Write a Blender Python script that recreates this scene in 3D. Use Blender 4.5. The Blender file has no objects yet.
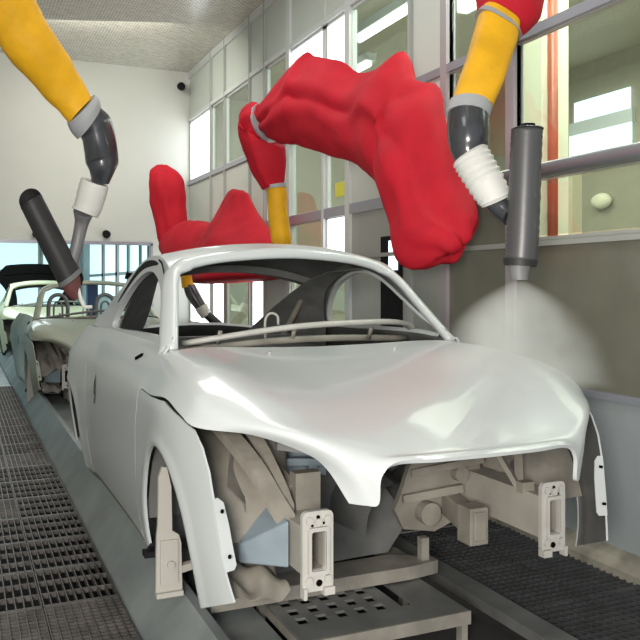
import bpy, bmesh, math, random
import numpy as np
from mathutils import Vector, Matrix, noise

random.seed(4)
scene = bpy.context.scene
COL = scene.collection
# ------------------------------------------------------------------ camera numbers
FPX = 810.0
TH = math.atan(359 / 810.0)
SN, CS = math.sin(TH), math.cos(TH)
CAMZ = 1.5
CX, CY = 320.0, 285.0


def at(px, py, d):
    """a point seen at (px, py), d metres in front of the camera"""
    lat = (px - CX) / FPX * d
    return Vector((lat * CS + d * SN, -lat * SN + d * CS, CAMZ - (py - CY) / FPX * d))


# ------------------------------------------------------------------ materials
def mat(name, col, rough=0.5, metal=0.0, var=0.0, vscale=6.0, bump=0.0, bscale=40.0, coat=0.0, spec=0.5,
        col2=None, alpha=None):
    m = bpy.data.materials.new(name)
    m.use_nodes = True
    nt = m.node_tree
    b = nt.nodes['Principled BSDF']
    b.inputs['Base Color'].default_value = (*col, 1)
    b.inputs['Roughness'].default_value = rough
    b.inputs['Metallic'].default_value = metal
    b.inputs['Specular IOR Level'].default_value = spec
    b.inputs['Coat Weight'].default_value = coat
    b.inputs['Coat Roughness'].default_value = 0.06
    tc = nt.nodes.new('ShaderNodeTexCoord')
    if var > 0 or col2:
        n = nt.nodes.new('ShaderNodeTexNoise')
        n.inputs['Scale'].default_value = vscale
        n.inputs['Detail'].default_value = 4
        nt.links.new(tc.outputs['Object'], n.inputs['Vector'])
        r = nt.nodes.new('ShaderNodeValToRGB')
        c2 = col2 or tuple(max(0, c * (1 - var)) for c in col)
        r.color_ramp.elements[0].position = 0.35
        r.color_ramp.elements[0].color = (*c2, 1)
        r.color_ramp.elements[1].position = 0.65
        r.color_ramp.elements[1].color = (*col, 1)
        nt.links.new(n.outputs['Fac'], r.inputs['Fac'])
        nt.links.new(r.outputs['Color'], b.inputs['Base Color'])
    if bump > 0:
        n2 = nt.nodes.new('ShaderNodeTexNoise')
        n2.inputs['Scale'].default_value = bscale
        n2.inputs['Detail'].default_value = 3
        nt.links.new(tc.outputs['Object'], n2.inputs['Vector'])
        bp = nt.nodes.new('ShaderNodeBump')
        bp.inputs['Strength'].default_value = bump
        bp.inputs['Distance'].default_value = 0.02
        nt.links.new(n2.outputs['Fac'], bp.inputs['Height'])
        nt.links.new(bp.outputs['Normal'], b.inputs['Normal'])
    return m


def glass_mat(name, tint=(0.85, 0.93, 0.9), boost=0.06):
    m = bpy.data.materials.new(name)
    m.use_nodes = True
    nt = m.node_tree
    nt.nodes.clear()
    o = nt.nodes.new('ShaderNodeOutputMaterial')
    mx = nt.nodes.new('ShaderNodeMixShader')
    t = nt.nodes.new('ShaderNodeBsdfTransparent')
    t.inputs['Color'].default_value = (*tint, 1)
    g = nt.nodes.new('ShaderNodeBsdfGlossy')
    g.inputs['Roughness'].default_value = 0.03
    f = nt.nodes.new('ShaderNodeFresnel')
    ge = nt.nodes.new('ShaderNodeNewGeometry')
    io = nt.nodes.new('ShaderNodeMapRange')          # the same reflectance from either side of the pane
    io.inputs['To Min'].default_value = 1.5
    io.inputs['To Max'].default_value = 1 / 1.5
    nt.links.new(ge.outputs['Backfacing'], io.inputs['Value'])
    nt.links.new(io.outputs['Result'], f.inputs['IOR'])
    a = nt.nodes.new('ShaderNodeMath')
    a.operation = 'ADD'
    a.inputs[1].default_value = boost
    nt.links.new(f.outputs[0], a.inputs[0])
    nt.links.new(a.outputs[0], mx.inputs[0])
    nt.links.new(t.outputs[0], mx.inputs[1])
    nt.links.new(g.outputs[0], mx.inputs[2])
    nt.links.new(mx.outputs[0], o.inputs[0])
    return m


def emit_mat(name, col, s):
    m = bpy.data.materials.new(name)
    m.use_nodes = True
    nt = m.node_tree
    b = nt.nodes['Principled BSDF']
    b.inputs['Base Color'].default_value = (*col, 1)
    b.inputs['Emission Color'].default_value = (*col, 1)
    b.inputs['Emission Strength'].default_value = s
    return m


def perforated_mat():
    m = mat('perforated ceiling sheet', (0.42, 0.43, 0.38), 0.22)
    nt = m.node_tree
    b = nt.nodes['Principled BSDF']
    tc = nt.nodes.new('ShaderNodeTexCoord')
    v = nt.nodes.new('ShaderNodeTexBrick')
    v.inputs['Scale'].default_value = 7
    v.inputs['Mortar Size'].default_value = 0.035
    v.inputs['Color1'].default_value = (0.30, 0.30, 0.26, 1)
    v.inputs['Color2'].default_value = (0.50, 0.50, 0.43, 1)
    v.inputs['Mortar'].default_value = (0.92, 0.91, 0.82, 1)
    nt.links.new(tc.outputs['Object'], v.inputs['Vector'])
    nt.links.new(v.outputs['Color'], b.inputs['Base Color'])
    return m


M = {}
M['paint'] = mat('pale grey car paint', (0.465, 0.495, 0.51), 0.36, 0.0, coat=0.35)
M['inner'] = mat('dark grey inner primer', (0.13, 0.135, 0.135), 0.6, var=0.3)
M['bay'] = mat('grey primed sheet metal', (0.25, 0.235, 0.205), 0.55, var=0.35, vscale=6)
M['baylight'] = mat('pale primed metal', (0.42, 0.415, 0.395), 0.45, var=0.15)
M['rails'] = mat('primed chassis rail', (0.34, 0.325, 0.295), 0.5, var=0.2)
M['bayblue'] = mat('blue grey primed metal', (0.20, 0.25, 0.29), 0.45, var=0.2)
M['olive'] = mat('olive grey primer', (0.25, 0.275, 0.22), 0.4, coat=0.3)
M['yellowgreen'] = mat('yellow green primer', (0.44, 0.47, 0.31), 0.4, coat=0.3)
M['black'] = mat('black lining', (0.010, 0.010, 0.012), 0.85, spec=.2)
M['cover'] = mat('pale cover plate', (0.36, 0.35, 0.325), 0.5)
M['mauve'] = mat('mauve grey post', (0.36, 0.33, 0.35), 0.4)
M['halldim'] = mat('dim beige paint', (0.50, 0.45, 0.31), 0.6)
M['hole'] = mat('dark hole', (0.004, 0.004, 0.004), 0.95, spec=0.0)
M['red'] = mat('red cloth cover', (0.50, 0.011, 0.026), 0.78, var=0.15, vscale=5, bump=0.25, bscale=9, spec=0.25)
M['yellow'] = mat('yellow sleeve cloth', (0.80, 0.42, 0.012), 0.6, var=0.22, vscale=5, bump=0.5, bscale=8, spec=0.3)
M['greycuff'] = mat('grey rubber cuff', (0.33, 0.34, 0.36), 0.6)
M['darkmetal'] = mat('dark robot housing', (0.045, 0.047, 0.055), 0.25, 0.2, coat=0.5)
M['darkgun'] = mat('matt dark gun housing', (0.022, 0.022, 0.024), 0.5)
M['grille'] = mat('grey ribbed housing', (0.085, 0.085, 0.09), 0.4, 0.3)
M['bellows'] = mat('white bellows', (0.62, 0.62, 0.60), 0.6)
M['tube'] = mat('grey tube', (0.22, 0.22, 0.23), 0.4, 0.3)
M['rednozzle'] = mat('dull red nozzle ring', (0.14, 0.05, 0.05), 0.5)
M['wallpaint'] = mat('pale grey green wall', (0.56, 0.61, 0.57), 0.45, var=0.05, vscale=1.0)
M['endwall'] = mat('off white end wall', (0.56, 0.575, 0.54), 0.5, var=0.06, vscale=0.7)
M['lowwall'] = mat('blue grey wall panel', (0.30, 0.34, 0.36), 0.45, var=0.15, vscale=1.5)
M['darkpanel'] = mat('olive grey glossy panel', (0.17, 0.17, 0.135), 0.16, var=0.2, vscale=2)
M['greypanel'] = mat('mid grey panel', (0.36, 0.38, 0.36), 0.4, var=0.12, vscale=2)
M['mullion'] = mat('painted aluminium mullion', (0.62, 0.66, 0.66), 0.35, 0.1)
M['rail'] = mat('grey blue rail', (0.36, 0.38, 0.44), 0.3, 0.4)
M['seam'] = mat('grey joint', (0.36, 0.39, 0.37), 0.5)
M['glass'] = glass_mat('window glass')
M['day'] = emit_mat('frosted pane lit by daylight', (0.93, 0.98, 1.0), 2.6)
M['cyanday'] = emit_mat('pale cyan lit pane', (0.60, 0.86, 0.92), 1.0)
M['litpane'] = emit_mat('glowing pale pane', (0.80, 0.93, 1.0), 1.6)
M['tubeglow'] = emit_mat('fluorescent tube glow', (1.0, 0.98, 0.92), 5.0)
M['ceiling'] = perforated_mat()
M['beige'] = mat('beige hall wall', (0.34, 0.31, 0.23), 0.6, var=0.1)
M['hallceil'] = mat('hall ceiling', (0.50, 0.47, 0.36), 0.6)
M['cream'] = mat('cream column paint', (0.78, 0.74, 0.56), 0.5, var=0.04)
M['redpipe'] = mat('red brown pipe paint', (0.34, 0.07, 0.03), 0.4)
M['steel'] = mat('grey galvanised steel', (0.25, 0.26, 0.26), 0.4, 0.5, var=0.3, vscale=5)
M['steelside'] = mat('blue grey conveyor side', (0.27, 0.30, 0.31), 0.35, 0.35, var=0.35, vscale=2.5)
M['skid'] = mat('paint crusted skid steel', (0.30, 0.285, 0.255), 0.55, 0.2, var=0.3, vscale=9)
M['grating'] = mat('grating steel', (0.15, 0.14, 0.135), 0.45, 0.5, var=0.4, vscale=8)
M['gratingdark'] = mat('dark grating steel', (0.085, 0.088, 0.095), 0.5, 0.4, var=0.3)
M['pit'] = mat('dark pit', (0.02, 0.02, 0.022), 0.9)
M['kerb'] = mat('paint spattered kerb', (0.30, 0.29, 0.24), 0.7, var=0.45, vscale=6)
M['labelyellow'] = mat('yellow sticker', (0.72, 0.72, 0.08), 0.5)
M['bluebox'] = mat('dark blue paint', (0.05, 0.10, 0.25), 0.5)
M['zone'] = mat('pale cyan zone wall', (0.55, 0.68, 0.70), 0.5)


# ------------------------------------------------------------------ mesh helpers
class MB:
    def __init__(self):
        self.v, self.f = [], []

    def add(self, vs, fs):
        b = len(self.v)
        self.v += [Vector(p) for p in vs]
        self.f += [tuple(b + i for i in q) for q in fs]
        return self

    def box(self, x0, x1, y0, y1, z0, z1):
        vs = [(x, y, z) for x in (x0, x1) for y in (y0, y1) for z in (z0, z1)]
        return self.add(vs, [(0, 1, 3, 2), (4, 6, 7, 5), (0, 4, 5, 1), (2, 3, 7, 6), (0, 2, 6, 4), (1, 5, 7, 3)])

    def bar(self, a, b, w, h, up=(0, 0, 1)):
        a, b = Vector(a), Vector(b)
        t = (b - a).normalized()
        s = t.cross(Vector(up))
        if s.length < 1e-4:
            s = t.cross(Vector((1, 0, 0)))
        s.normalize()
        u = s.cross(t)
        vs = [p + s * (sx * w / 2) + u * (sz * h / 2) for p in (a, b) for sx in (-1, 1) for sz in (-1, 1)]
        return self.add(vs, [(0, 1, 3, 2), (4, 6, 7, 5), (0, 4, 5, 1), (2, 3, 7, 6), (0, 2, 6, 4), (1, 5, 7, 3)])

    def rings(self, rs, cap=True, closed=False):
        n = len(rs[0])
        b = len(self.v)
        for r in rs:
            self.v += [Vector(p) for p in r]
        k = len(rs)
        for i in range(k if closed else k - 1):
            for j in range(n):
                self.f.append((b + i * n + j, b + i * n + (j + 1) % n,
                               b + ((i + 1) % k) * n + (j + 1) % n, b + ((i + 1) % k) * n + j))
        if cap and not closed:
            self.f.append(tuple(b + j for j in reversed(range(n))))
            self.f.append(tuple(b + (k - 1) * n + j for j in range(n)))
        return self

    def tube(self, path, r, n=12, cap=True, sq=None):
        path = [Vector(p) for p in path]
        rr = r if isinstance(r, (list, tuple)) else [r] * len(path)
        rs = []
        ref = None
        for i, p in enumerate(path):
            t = (path[min(i + 1, len(path) - 1)] - path[max(i - 1, 0)]).normalized()
            if ref is None:
                ref = t.orthogonal().normalized()
                if abs(t.z) < 0.9:
                    ref = Vector((0, 0, 1))
            s = (ref - t * ref.dot(t)).normalized()
            ref = s
            q = t.cross(s)
            ring = []
            for j in range(n):
                a = 2 * math.pi * j / n
                k1, k2 = (sq or (1, 1))
                ring.append(p + s * (math.cos(a) * rr[i] * k1) + q * (math.sin(a) * rr[i] * k2))
            rs.append(ring)
        return self.rings(rs, cap)

    def grid(self, g):
        n, m = len(g), len(g[0])
        b = len(self.v)
        for r in g:
            self.v += [Vector(p) for p in r]
        for i in range(n - 1):
            for j in range(m - 1):
                self.f.append((b + i * m + j, b + i * m + j + 1, b + (i + 1) * m + j + 1, b + (i + 1) * m + j))
        return self

    def mirrored(self):
        o = MB()
        o.v = [Vector((-p.x, p.y, p.z)) for p in self.v]
        o.f = [tuple(reversed(q)) for q in self.f]
        return o

    def build(self, name, m, parent=None, smooth=False, off=None, out=None, recalc=True):
        me = bpy.data.meshes.new(name)
        vs = [p - Vector(off) for p in self.v] if off is not None else self.v
        me.from_pydata([tuple(p) for p in vs], [], self.f)
        bm = bmesh.new()
        bm.from_mesh(me)
        bmesh.ops.remove_doubles(bm, verts=bm.verts, dist=1e-5)
        if recalc:
            bmesh.ops.recalc_face_normals(bm, faces=bm.faces)
        if out is not None:
            c = Vector(out) - (Vector(off) if off is not None else Vector())
            sm = sum(((f.calc_center_median() - c).dot(f.normal)) * f.calc_area() for f in bm.faces)
            if sm < 0:
                bmesh.ops.reverse_faces(bm, faces=bm.faces)
        if smooth:
            for f in bm.faces:
                f.smooth = True
        bm.to_mesh(me)
        bm.free()
        for mm in (m if isinstance(m, (list, tuple)) else [m]):
            me.materials.append(mm)
        o = bpy.data.objects.new(name, me)
        COL.objects.link(o)
        if parent is not None:
            o.parent = parent
        return o


def solid(o, t=0.012, offset=-1.0, inner=1):
    md = o.modifiers.new('Solidify', 'SOLIDIFY')
    md.thickness = t
    md.offset = offset
    md.use_even_offset = False
    if len(o.data.materials) > 1:
        md.material_offset = inner
        md.material_offset_rim = 0
    return o


def crisp(o, deg=48):
    md = o.modifiers.new('EdgeSplit', 'EDGE_SPLIT')
    md.split_angle = math.radians(deg)
    md.use_edge_sharp = False
    return o


def bevel(o, w=0.006, seg=2):
    md = o.modifiers.new('Bevel', 'BEVEL')
    md.width = w
    md.segments = seg
    md.limit_method = 'ANGLE'
    md.angle_limit = 0.6
    return o


def cr(p0, p1, p2, p3, t):
    return 0.5 * ((2 * p1) + (-p0 + p2) * t + (2 * p0 - 5 * p1 + 4 * p2 - p3) * t * t + (-p0 + 3 * p1 - 3 * p2 + p3) * t ** 3)


def smooth_line(pts, k=6, closed=False):
    pts = [np.array(p, float) for p in pts]
    n = len(pts)
    out = []
    for i in range(n if closed else n - 1):
        if closed:
            a, b, c, d = pts[i - 1], pts[i], pts[(i + 1) % n], pts[(i + 2) % n]
        else:
            b, c = pts[i], pts[i + 1]
            a = pts[i - 1] if i > 0 else 2 * b - c
            d = pts[i + 2] if i + 2 < n else 2 * c - b
        for s in range(k):
            out.append(cr(a, b, c, d, s / k))
    if not closed:
        out.append(pts[-1])
    return out


def smooth_grid(g, ki=6, kj=6):
    rows = [smooth_line(r, kj) for r in g]
    cols = [smooth_line([r[j] for r in rows], ki) for j in range(len(rows[0]))]
    return [[cols[j][i] for j in range(len(cols))] for i in range(len(cols[0]))]


def curve1(tab):
    xs = [a for a, _ in tab]
    ys = [b for _, b in tab]
    n = len(xs)
    ms = []
    for i in range(n):
        if i == 0:
            ms.append((ys[1] - ys[0]) / (xs[1] - xs[0]))
        elif i == n - 1:
            ms.append((ys[-1] - ys[-2]) / (xs[-1] - xs[-2]))
        else:
            d0 = (ys[i] - ys[i - 1]) / (xs[i] - xs[i - 1])
            d1 = (ys[i + 1] - ys[i]) / (xs[i + 1] - xs[i])
            ms.append(0 if d0 * d1 <= 0 else 2 * d0 * d1 / (d0 + d1))

    def f(x):
        if x <= xs[0]:
            return ys[0]
        if x >= xs[-1]:
            return ys[-1]
        i = 0
        while x > xs[i + 1]:
            i += 1
        h = xs[i + 1] - xs[i]
        t = (x - xs[i]) / h
        return (ys[i] * (1 + 2 * t) * (1 - t) ** 2 + ms[i] * h * t * (1 - t) ** 2
                + ys[i + 1] * t * t * (3 - 2 * t) + ms[i + 1] * h * t * t * (t - 1))
    return f


def empty(name, loc, label, cat, group=None):
    o = bpy.data.objects.new(name, None)
    o.empty_display_size = 0.2
    COL.objects.link(o)
    o.location = loc
    o['label'] = label
    o['category'] = cat
    if group:
        o['group'] = group
    return o


def tag(o, label, cat, group=None, kind=None):
    o['label'] = label
    o['category'] = cat
    if group:
        o['group'] = group
    if kind:
        o['kind'] = kind
    return o


def struct(o):
    o['kind'] = 'structure'
    return o


# ================================================================== THE CAR BODY
XC = 1.634                     # middle of the conveyor and of the car bodies
ORG = (0.0, 4.3, 0.24)         # car local origin in (u, Y, z)
B = curve1([(2.3, .60), (2.573, .825), (2.8, .888), (3.0, .918), (3.17, .928), (3.6, .905), (4.2, .893), (4.85, .896),
            (5.2, .90), (5.5, .93), (5.8, .957), (6.1, .92), (6.45, .80), (6.66, .62)])
G = curve1([(.2, .09), (.25, .07), (.33, .04), (.45, .018), (.6, .004), (.8, 0.0), (.9, .002), (1.0, .007), (1.03, .012), (1.06, .026),
            (1.12, .060), (1.19, .105), (1.22, .125), (1.26, .155)])
ZR = curve1([(3.68, 1.21), (4.12, 1.585), (4.24, 1.632), (4.45, 1.662), (4.7, 1.65), (5.0, 1.575), (5.3, 1.455), (5.6, 1.315), (5.75, 1.24),
             (6.05, 1.115), (6.6, 1.0)])
WR = curve1([(3.68, .757), (4.12, .658), (4.45, .648), (4.7, .652), (5.0, .67), (5.3, .704), (5.6, .755), (5.8, .80),
             (6.05, .86), (6.6, .63)])
ZC = curve1([(3.9, 1.655), (4.05, 1.697), (4.4, 1.738), (4.8, 1.722), (5.15, 1.65), (5.6, 1.45), (6.05, 1.23), (6.6, 1.06)])


def W(y, z):
    return B(y) - G(z)


def WU(y, z):
    zr = ZR(y)
    wb = W(y, 1.22)
    if zr - 1.215 < 1e-3:
        return wb
    t = max(0.0, min(1.0, (z - 1.215) / (zr - 1.215)))
    return wb + (WR(y) - wb) * t


def strip_between(a, b, k, fn):
    """rows from polyline a to polyline b in (Y, z), fn maps to (u, Y, z)"""
    g = []
    for i in range(k + 1):
        t = i / k
        g.append([fn(pa[0] + (pb[0] - pa[0]) * t, pa[1] + (pb[1] - pa[1]) * t) for pa, pb in zip(a, b)])
    return g


def side(y, z):
    return (-W(y, z), y, z)


CARC = (0, 4.3, .7)
MESHES = {}


def part(key, name, mb, mats, parent, smooth=True, thick=None, out=CARC, lab=None, bev=None):
    """build once, afterwards link the same mesh again"""
    if key in MESHES:
        src = MESHES[key]
        o = src.copy()
        o.name = name
        COL.objects.link(o)
        o.parent = parent
    else:
        o = mb().build(name, mats, parent, smooth, off=ORG, out=out)
        if thick:
            solid(o, thick)
            crisp(o)
        if bev:
            bevel(o, bev)
        MESHES[key] = o
    if 'label' in o:
        del o['label']
    if lab:
        o['label'] = lab
    return o


def hood_mb():
    g = [
        [(0, 3.74, 1.19), (.3, 3.72, 1.197), (.55, 3.68, 1.208), (.70, 3.635, 1.208), (.782, 3.635, 1.185), (.848, 3.66, 1.12), (.893, 3.715, 1.035)],
        [(0, 3.42, 1.16), (.3, 3.40, 1.165), (.55, 3.36, 1.185), (.69, 3.32, 1.197), (.79, 3.32, 1.18), (.872, 3.36, 1.12), (.905, 3.42, 1.037)],
        [(0, 3.10, 1.115), (.3, 3.09, 1.12), (.52, 3.07, 1.145), (.67, 3.05, 1.168), (.775, 3.05, 1.16), (.868, 3.09, 1.12), (.912, 3.14, 1.058)],
        [(0, 2.82, 1.065), (.29, 2.81, 1.07), (.5, 2.80, 1.09), (.65, 2.80, 1.112), (.75, 2.82, 1.11), (.84, 2.86, 1.08), (.898, 2.92, 1.025)],
        [(0, 2.58, 1.01), (.27, 2.58, 1.014), (.46, 2.58, 1.028), (.6, 2.60, 1.046), (.70, 2.64, 1.052), (.79, 2.70, 1.037), (.872, 2.79, .996)],
        [(0, 2.43, .97), (.25, 2.43, .972), (.42, 2.43, .982), (.53, 2.44, .994), (.61, 2.48, 1.006), (.67, 2.53, 1.003), (.725, 2.62, .988)],
        [(0, 2.33, .942), (.23, 2.335, .943), (.37, 2.34, .945), (.455, 2.355, .943), (.505, 2.375, .94), (.54, 2.41, .94), (.595, 2.49, .944)],
        [(0, 2.295, .938), (.215, 2.30, .939), (.352, 2.305, .938), (.425, 2.315, .905), (.452, 2.33, .885), (.485, 2.36, .88), (.53, 2.44, .893)],
        [(0, 2.27, .930), (.2, 2.275, .930), (.345, 2.288, .928), (.398, 2.298, .882), (.405, 2.305, .795), (.44, 2.33, .788), (.478, 2.375, .788)],
    ]
    for r in range(4):                      # the flank of the clamshell lies in the body side
        for c in ((4, 5, 6) if r == 0 else (5, 6)):
            _, y, z = g[r][c]
            g[r][c] = (W(y, z) + .001, y, z)
    sg = smooth_grid(g, 5, 6)
    for i in range(16):
        for j in range(25, 37):
            p = sg[i][j]
            k = min(1.0, (j - 24) / 5)
            p[0] += (W(p[1], p[2]) + .001 - p[0]) * k
    mb = MB()
    full = []
    for r in sg:
        rr = [(-p[0], p[1], p[2]) for p in reversed(r)] + [tuple(p) for p in r[1:]]
        full.append(rr)
    mb.grid(full)
    return mb


ARCH_F = (3.20, .363, .39, .495)
ARCH_R = (5.86, .363, .385, .475)


def arch_pts(a, n, t0, t1):
    return [(a[0] + a[2] * math.cos(t0 + (t1 - t0) * i / n), a[1] + a[3] * math.sin(t0 + (t1 - t0) * i / n)) for i in range(n + 1)]


def arch_panel(inner, outer):
    # rolled wheel arch edge, then the panel out to its borders
    rows = [[(p[0] + .012, p[1], p[2]) for p in (side(*q) for q in inner)]]
    for dist, push in ((0, .0), (.012, .005), (.03, .006), (.055, .001)):
        row = []
        for a, b in zip(inner, outer):
            L = math.hypot(b[0] - a[0], b[1] - a[1])
            t = min(dist, L * .5 * dist / .055) / max(L, 1e-4)
            p = side(a[0] + (b[0] - a[0]) * t, a[1] + (b[1] - a[1]) * t)
            row.append((p[0] - push, p[1], p[2]))
        rows.append(row)
    for i in range(1, 8):
        row = []
        for a, b in zip(inner, outer):
            L = math.hypot(b[0] - a[0], b[1] - a[1])
            t0 = min(.055, L * .5) / max(L, 1e-4)
            t = t0 + (1 - t0) * i / 7
            row.append(side(a[0] + (b[0] - a[0]) * t, a[1] + (b[1] - a[1]) * t))
        rows.append(row)
    return rows


def fender_mb():
    inner = arch_pts(ARCH_F, 42, -0.10, math.pi + 0.03)     # from the rear bottom round to the front bottom
    outer_key = [(3.765, .31), (3.765, .6), (3.758, .85), (3.715, 1.028), (3.42, 1.030), (3.14, 1.046), (2.93, 1.014), (2.80, .985),
                 (2.735, .935), (2.685, .86), (2.655, .77), (2.635, .66), (2.60, .53), (2.573, .445)]
    ks = [0, 4, 8, 12, 16, 20, 24, 27, 30, 33, 36, 38, 40, 42]
    outer = [None] * 43
    for a in range(len(ks) - 1):
        for i in range(ks[a], ks[a + 1] + 1):
            t = (i - ks[a]) / (ks[a + 1] - ks[a])
            p, q = outer_key[a], outer_key[a + 1]
            outer[i] = (p[0] + (q[0] - p[0]) * t, p[1] + (q[1] - p[1]) * t)
    return MB().grid(arch_panel(inner, outer))


def fender_tab_mb():
    # the bolt tab on the front edge of the wing, two dark holes
    mb = MB()
    n = 8
    g = []
    edge = [(2.657, .775), (2.652, .758), (2.638, .69), (2.62, .61), (2.606, .555), (2.602, .54)]
    wid = [.018, .036, .044, .046, .046, .034]
    for i in range(4):
        row = []
        for (y, z), w_ in zip(edge, wid):
            p = side(y, z)
            row.append((p[0] + .002 + w_ * i / 3, y - .004 + .012 * i / 3, z))
        g.append(row)
    mb.grid(g)
    return mb


def door_mb():
    rows = []
    zt = [1.222, 1.20, 1.16, 1.12, 1.08, 1.035, 1.0, .95, .88, .8, .7, .6, .5, .42, .36, .33]
    fy = curve1([(.33, 3.768), (.7, 3.768), (.85, 3.762), (1.03, 3.718), (1.12, 3.663), (1.19, 3.638), (1.23, 3.64)])
    for z in zt:
        y0, y1 = fy(z), 5.335 - max(0, (.7 - z)) * .12
        rows.append([side(y0 + (y1 - y0) * i / 24, z) for i in range(25)])
    return MB().grid(rows)


def sill_mb():
    rows = []
    for z, push in ((.325, .02), (.30, .012), (.27, .012), (.25, .0), (.235, -.03), (.235, -.10)):
        rows.append([(-(W(y, max(z, .25)) - .02 + push), y, z) for y in [3.60 + 1.86 * i / 20 for i in range(21)]])
    return MB().grid(rows)


def quarter_mb():
    inner = arch_pts(ARCH_R, 42, math.pi + .1, -.03)           # front bottom round to rear bottom
    key = [(5.295, .31), (5.315, .5), (5.338, .75), (5.338, 1.0), (5.338, 1.22), (5.45, 1.222), (5.6, 1.222), (5.75, 1.225), (6.05, 1.105), (6.25, 1.05),
           (6.60, .99), (6.66, .75), (6.63, .5), (6.56, .38)]
    ks = [0, 3, 6, 9, 12, 15, 18, 21, 25, 28, 32, 35, 39, 42]
    outer = [None] * 43
    for a in range(len(ks) - 1):
        for i in range(ks[a], ks[a + 1] + 1):
            t = (i - ks[a]) / (ks[a + 1] - ks[a])
            p, q = key[a], key[a + 1]
            outer[i] = (p[0] + (q[0] - p[0]) * t, p[1] + (q[1] - p[1]) * t)
    return MB().grid(arch_panel(inner, outer))


SIDE_PAIRS = [((3.73, 1.245), (3.675, 1.208)), ((3.89, 1.325), (3.835, 1.345)), ((4.06, 1.425), (3.99, 1.475)), ((4.22, 1.51), (4.12, 1.585)),
              ((4.33, 1.55), (4.26, 1.637)), ((4.47, 1.575), (4.45, 1.662)), ((4.65, 1.565), (4.7, 1.65)), ((4.88, 1.505), (5.0, 1.575)),
              ((5.05, 1.415), (5.3, 1.455)), ((5.16, 1.315), (5.55, 1.335)), ((5.17, 1.245), (5.74, 1.24)), ((4.95, 1.235), (5.1, 1.215)),
              ((4.5, 1.245), (4.5, 1.215)), ((4.0, 1.25), (4.0, 1.215))]


def side_frame_mb():
    ia = smooth_line([p[0] for p in SIDE_PAIRS], 5, True)
    oa = smooth_line([p[1] for p in SIDE_PAIRS], 5, True)
    g = strip_between(ia + [ia[0]], oa + [oa[0]], 5, lambda y, z: (-WU(y, z), y, z))
    lip = [(p[0] + .035, p[1], p[2]) for p in g[0]]
    return MB().grid([lip] + g)


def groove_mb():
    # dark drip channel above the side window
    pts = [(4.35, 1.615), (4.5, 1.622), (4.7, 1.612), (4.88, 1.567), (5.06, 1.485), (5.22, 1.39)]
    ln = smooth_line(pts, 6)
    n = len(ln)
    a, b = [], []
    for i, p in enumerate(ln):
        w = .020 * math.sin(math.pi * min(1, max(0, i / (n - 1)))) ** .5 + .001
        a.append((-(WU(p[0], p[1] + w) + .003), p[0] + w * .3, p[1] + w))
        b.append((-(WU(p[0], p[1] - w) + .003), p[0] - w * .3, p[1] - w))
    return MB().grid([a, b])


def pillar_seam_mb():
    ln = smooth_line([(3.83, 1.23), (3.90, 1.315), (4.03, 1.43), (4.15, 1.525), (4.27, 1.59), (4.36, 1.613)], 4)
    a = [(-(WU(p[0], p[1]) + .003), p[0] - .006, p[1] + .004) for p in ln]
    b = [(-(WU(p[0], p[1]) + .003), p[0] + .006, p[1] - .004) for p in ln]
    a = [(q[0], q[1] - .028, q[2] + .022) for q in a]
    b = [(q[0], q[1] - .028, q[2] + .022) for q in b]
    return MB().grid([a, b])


def roof_pt(s, y):
    w = WR(y)
    zr, zc = ZR(y), ZC(y)
    return (s * w, y, zr + (zc - zr) * (1 - abs(s) ** 2.2))


def roof_mb():
    rows = []
    for i in range(17):
        t = i / 16
        row = []
        for j in range(25):
            s = -1 + 2 * j / 24
            y0 = 4.07 + .065 * s * s
            y1 = 5.22
            row.append(roof_pt(s, y0 + (y1 - y0) * t))
        rows.append(row)
    return MB().grid(rows)


def hatch_mb():
    ys = [5.235, 5.28, 5.34, 5.5, 5.7, 5.9, 6.02, 6.1, 6.3, 6.6]
    ss = [-1, -.93, -.86, -.8, -.74, -.5, -.25, 0, .25, .5, .74, .8, .86, .93, 1]
    mb = MB()
    b = [[roof_pt(s, y) for s in ss] for y in ys]
    idx = {}
    for i, r in enumerate(b):
        for j, p in enumerate(r):
            idx[i, j] = len(mb.v)
            mb.v.append(Vector(p))
    for i in range(len(ys) - 1):
        for j in range(len(ss) - 1):
            if 1 <= i <= 6 and 3 <= j <= 10:
                continue
            mb.f.append((idx[i, j], idx[i, j + 1], idx[i + 1, j + 1], idx[i + 1, j]))
    return mb


def rear_panel_mb():
    rows = []
    for z in (1.0, .92, .8, .65, .5, .4):
        row = []
        for j in range(17):
            s = -1 + 2 * j / 16
            w = W(6.64, z)
            row.append((s * w, 6.62 + .08 * (1 - s * s) + .02 * (1 - abs(z - .7)), z + (.06 * (1 - s * s) if z > .95 else 0)))
        rows.append(row)
    return MB().grid(rows)


def ws_frame_mb(header=True):
    L = [(-.775, 3.665, 1.20), (-.742, 3.79, 1.305), (-.708, 3.92, 1.413), (-.678, 4.035, 1.51), (-.635, 4.115, 1.578), (-.54, 4.125, 1.622),
         (-.35, 4.10, 1.66), (0, 4.07, 1.682)]
    R = [(-p[0], p[1], p[2]) for p in reversed(L[:-1])]
    path = smooth_line(L + R, 5)
    mb = MB()
    rs = []
    n = len(path)
    for i in range(n):
        p = Vector(path[i])
        t = (Vector(path[min(i + 1, n - 1)]) - Vector(path[max(i - 1, 0)])).normalized()
        inw = Vector((0, 4.6, 1.0)) - p
        inw = (inw - t * inw.dot(t)).normalized()
        lat = t.cross(inw)
        a = abs(p.x) / .7
        wid = .036 + .016 * (1 if a > .8 else 0)
        ring = []
        for j in range(10):
            an = 2 * math.pi * j / 10
            ring.append(p + lat * (math.cos(an) * wid) + inw * (math.sin(an) * .026 + .012))
        rs.append(ring)
    mb.rings(rs)
    return mb


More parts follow.
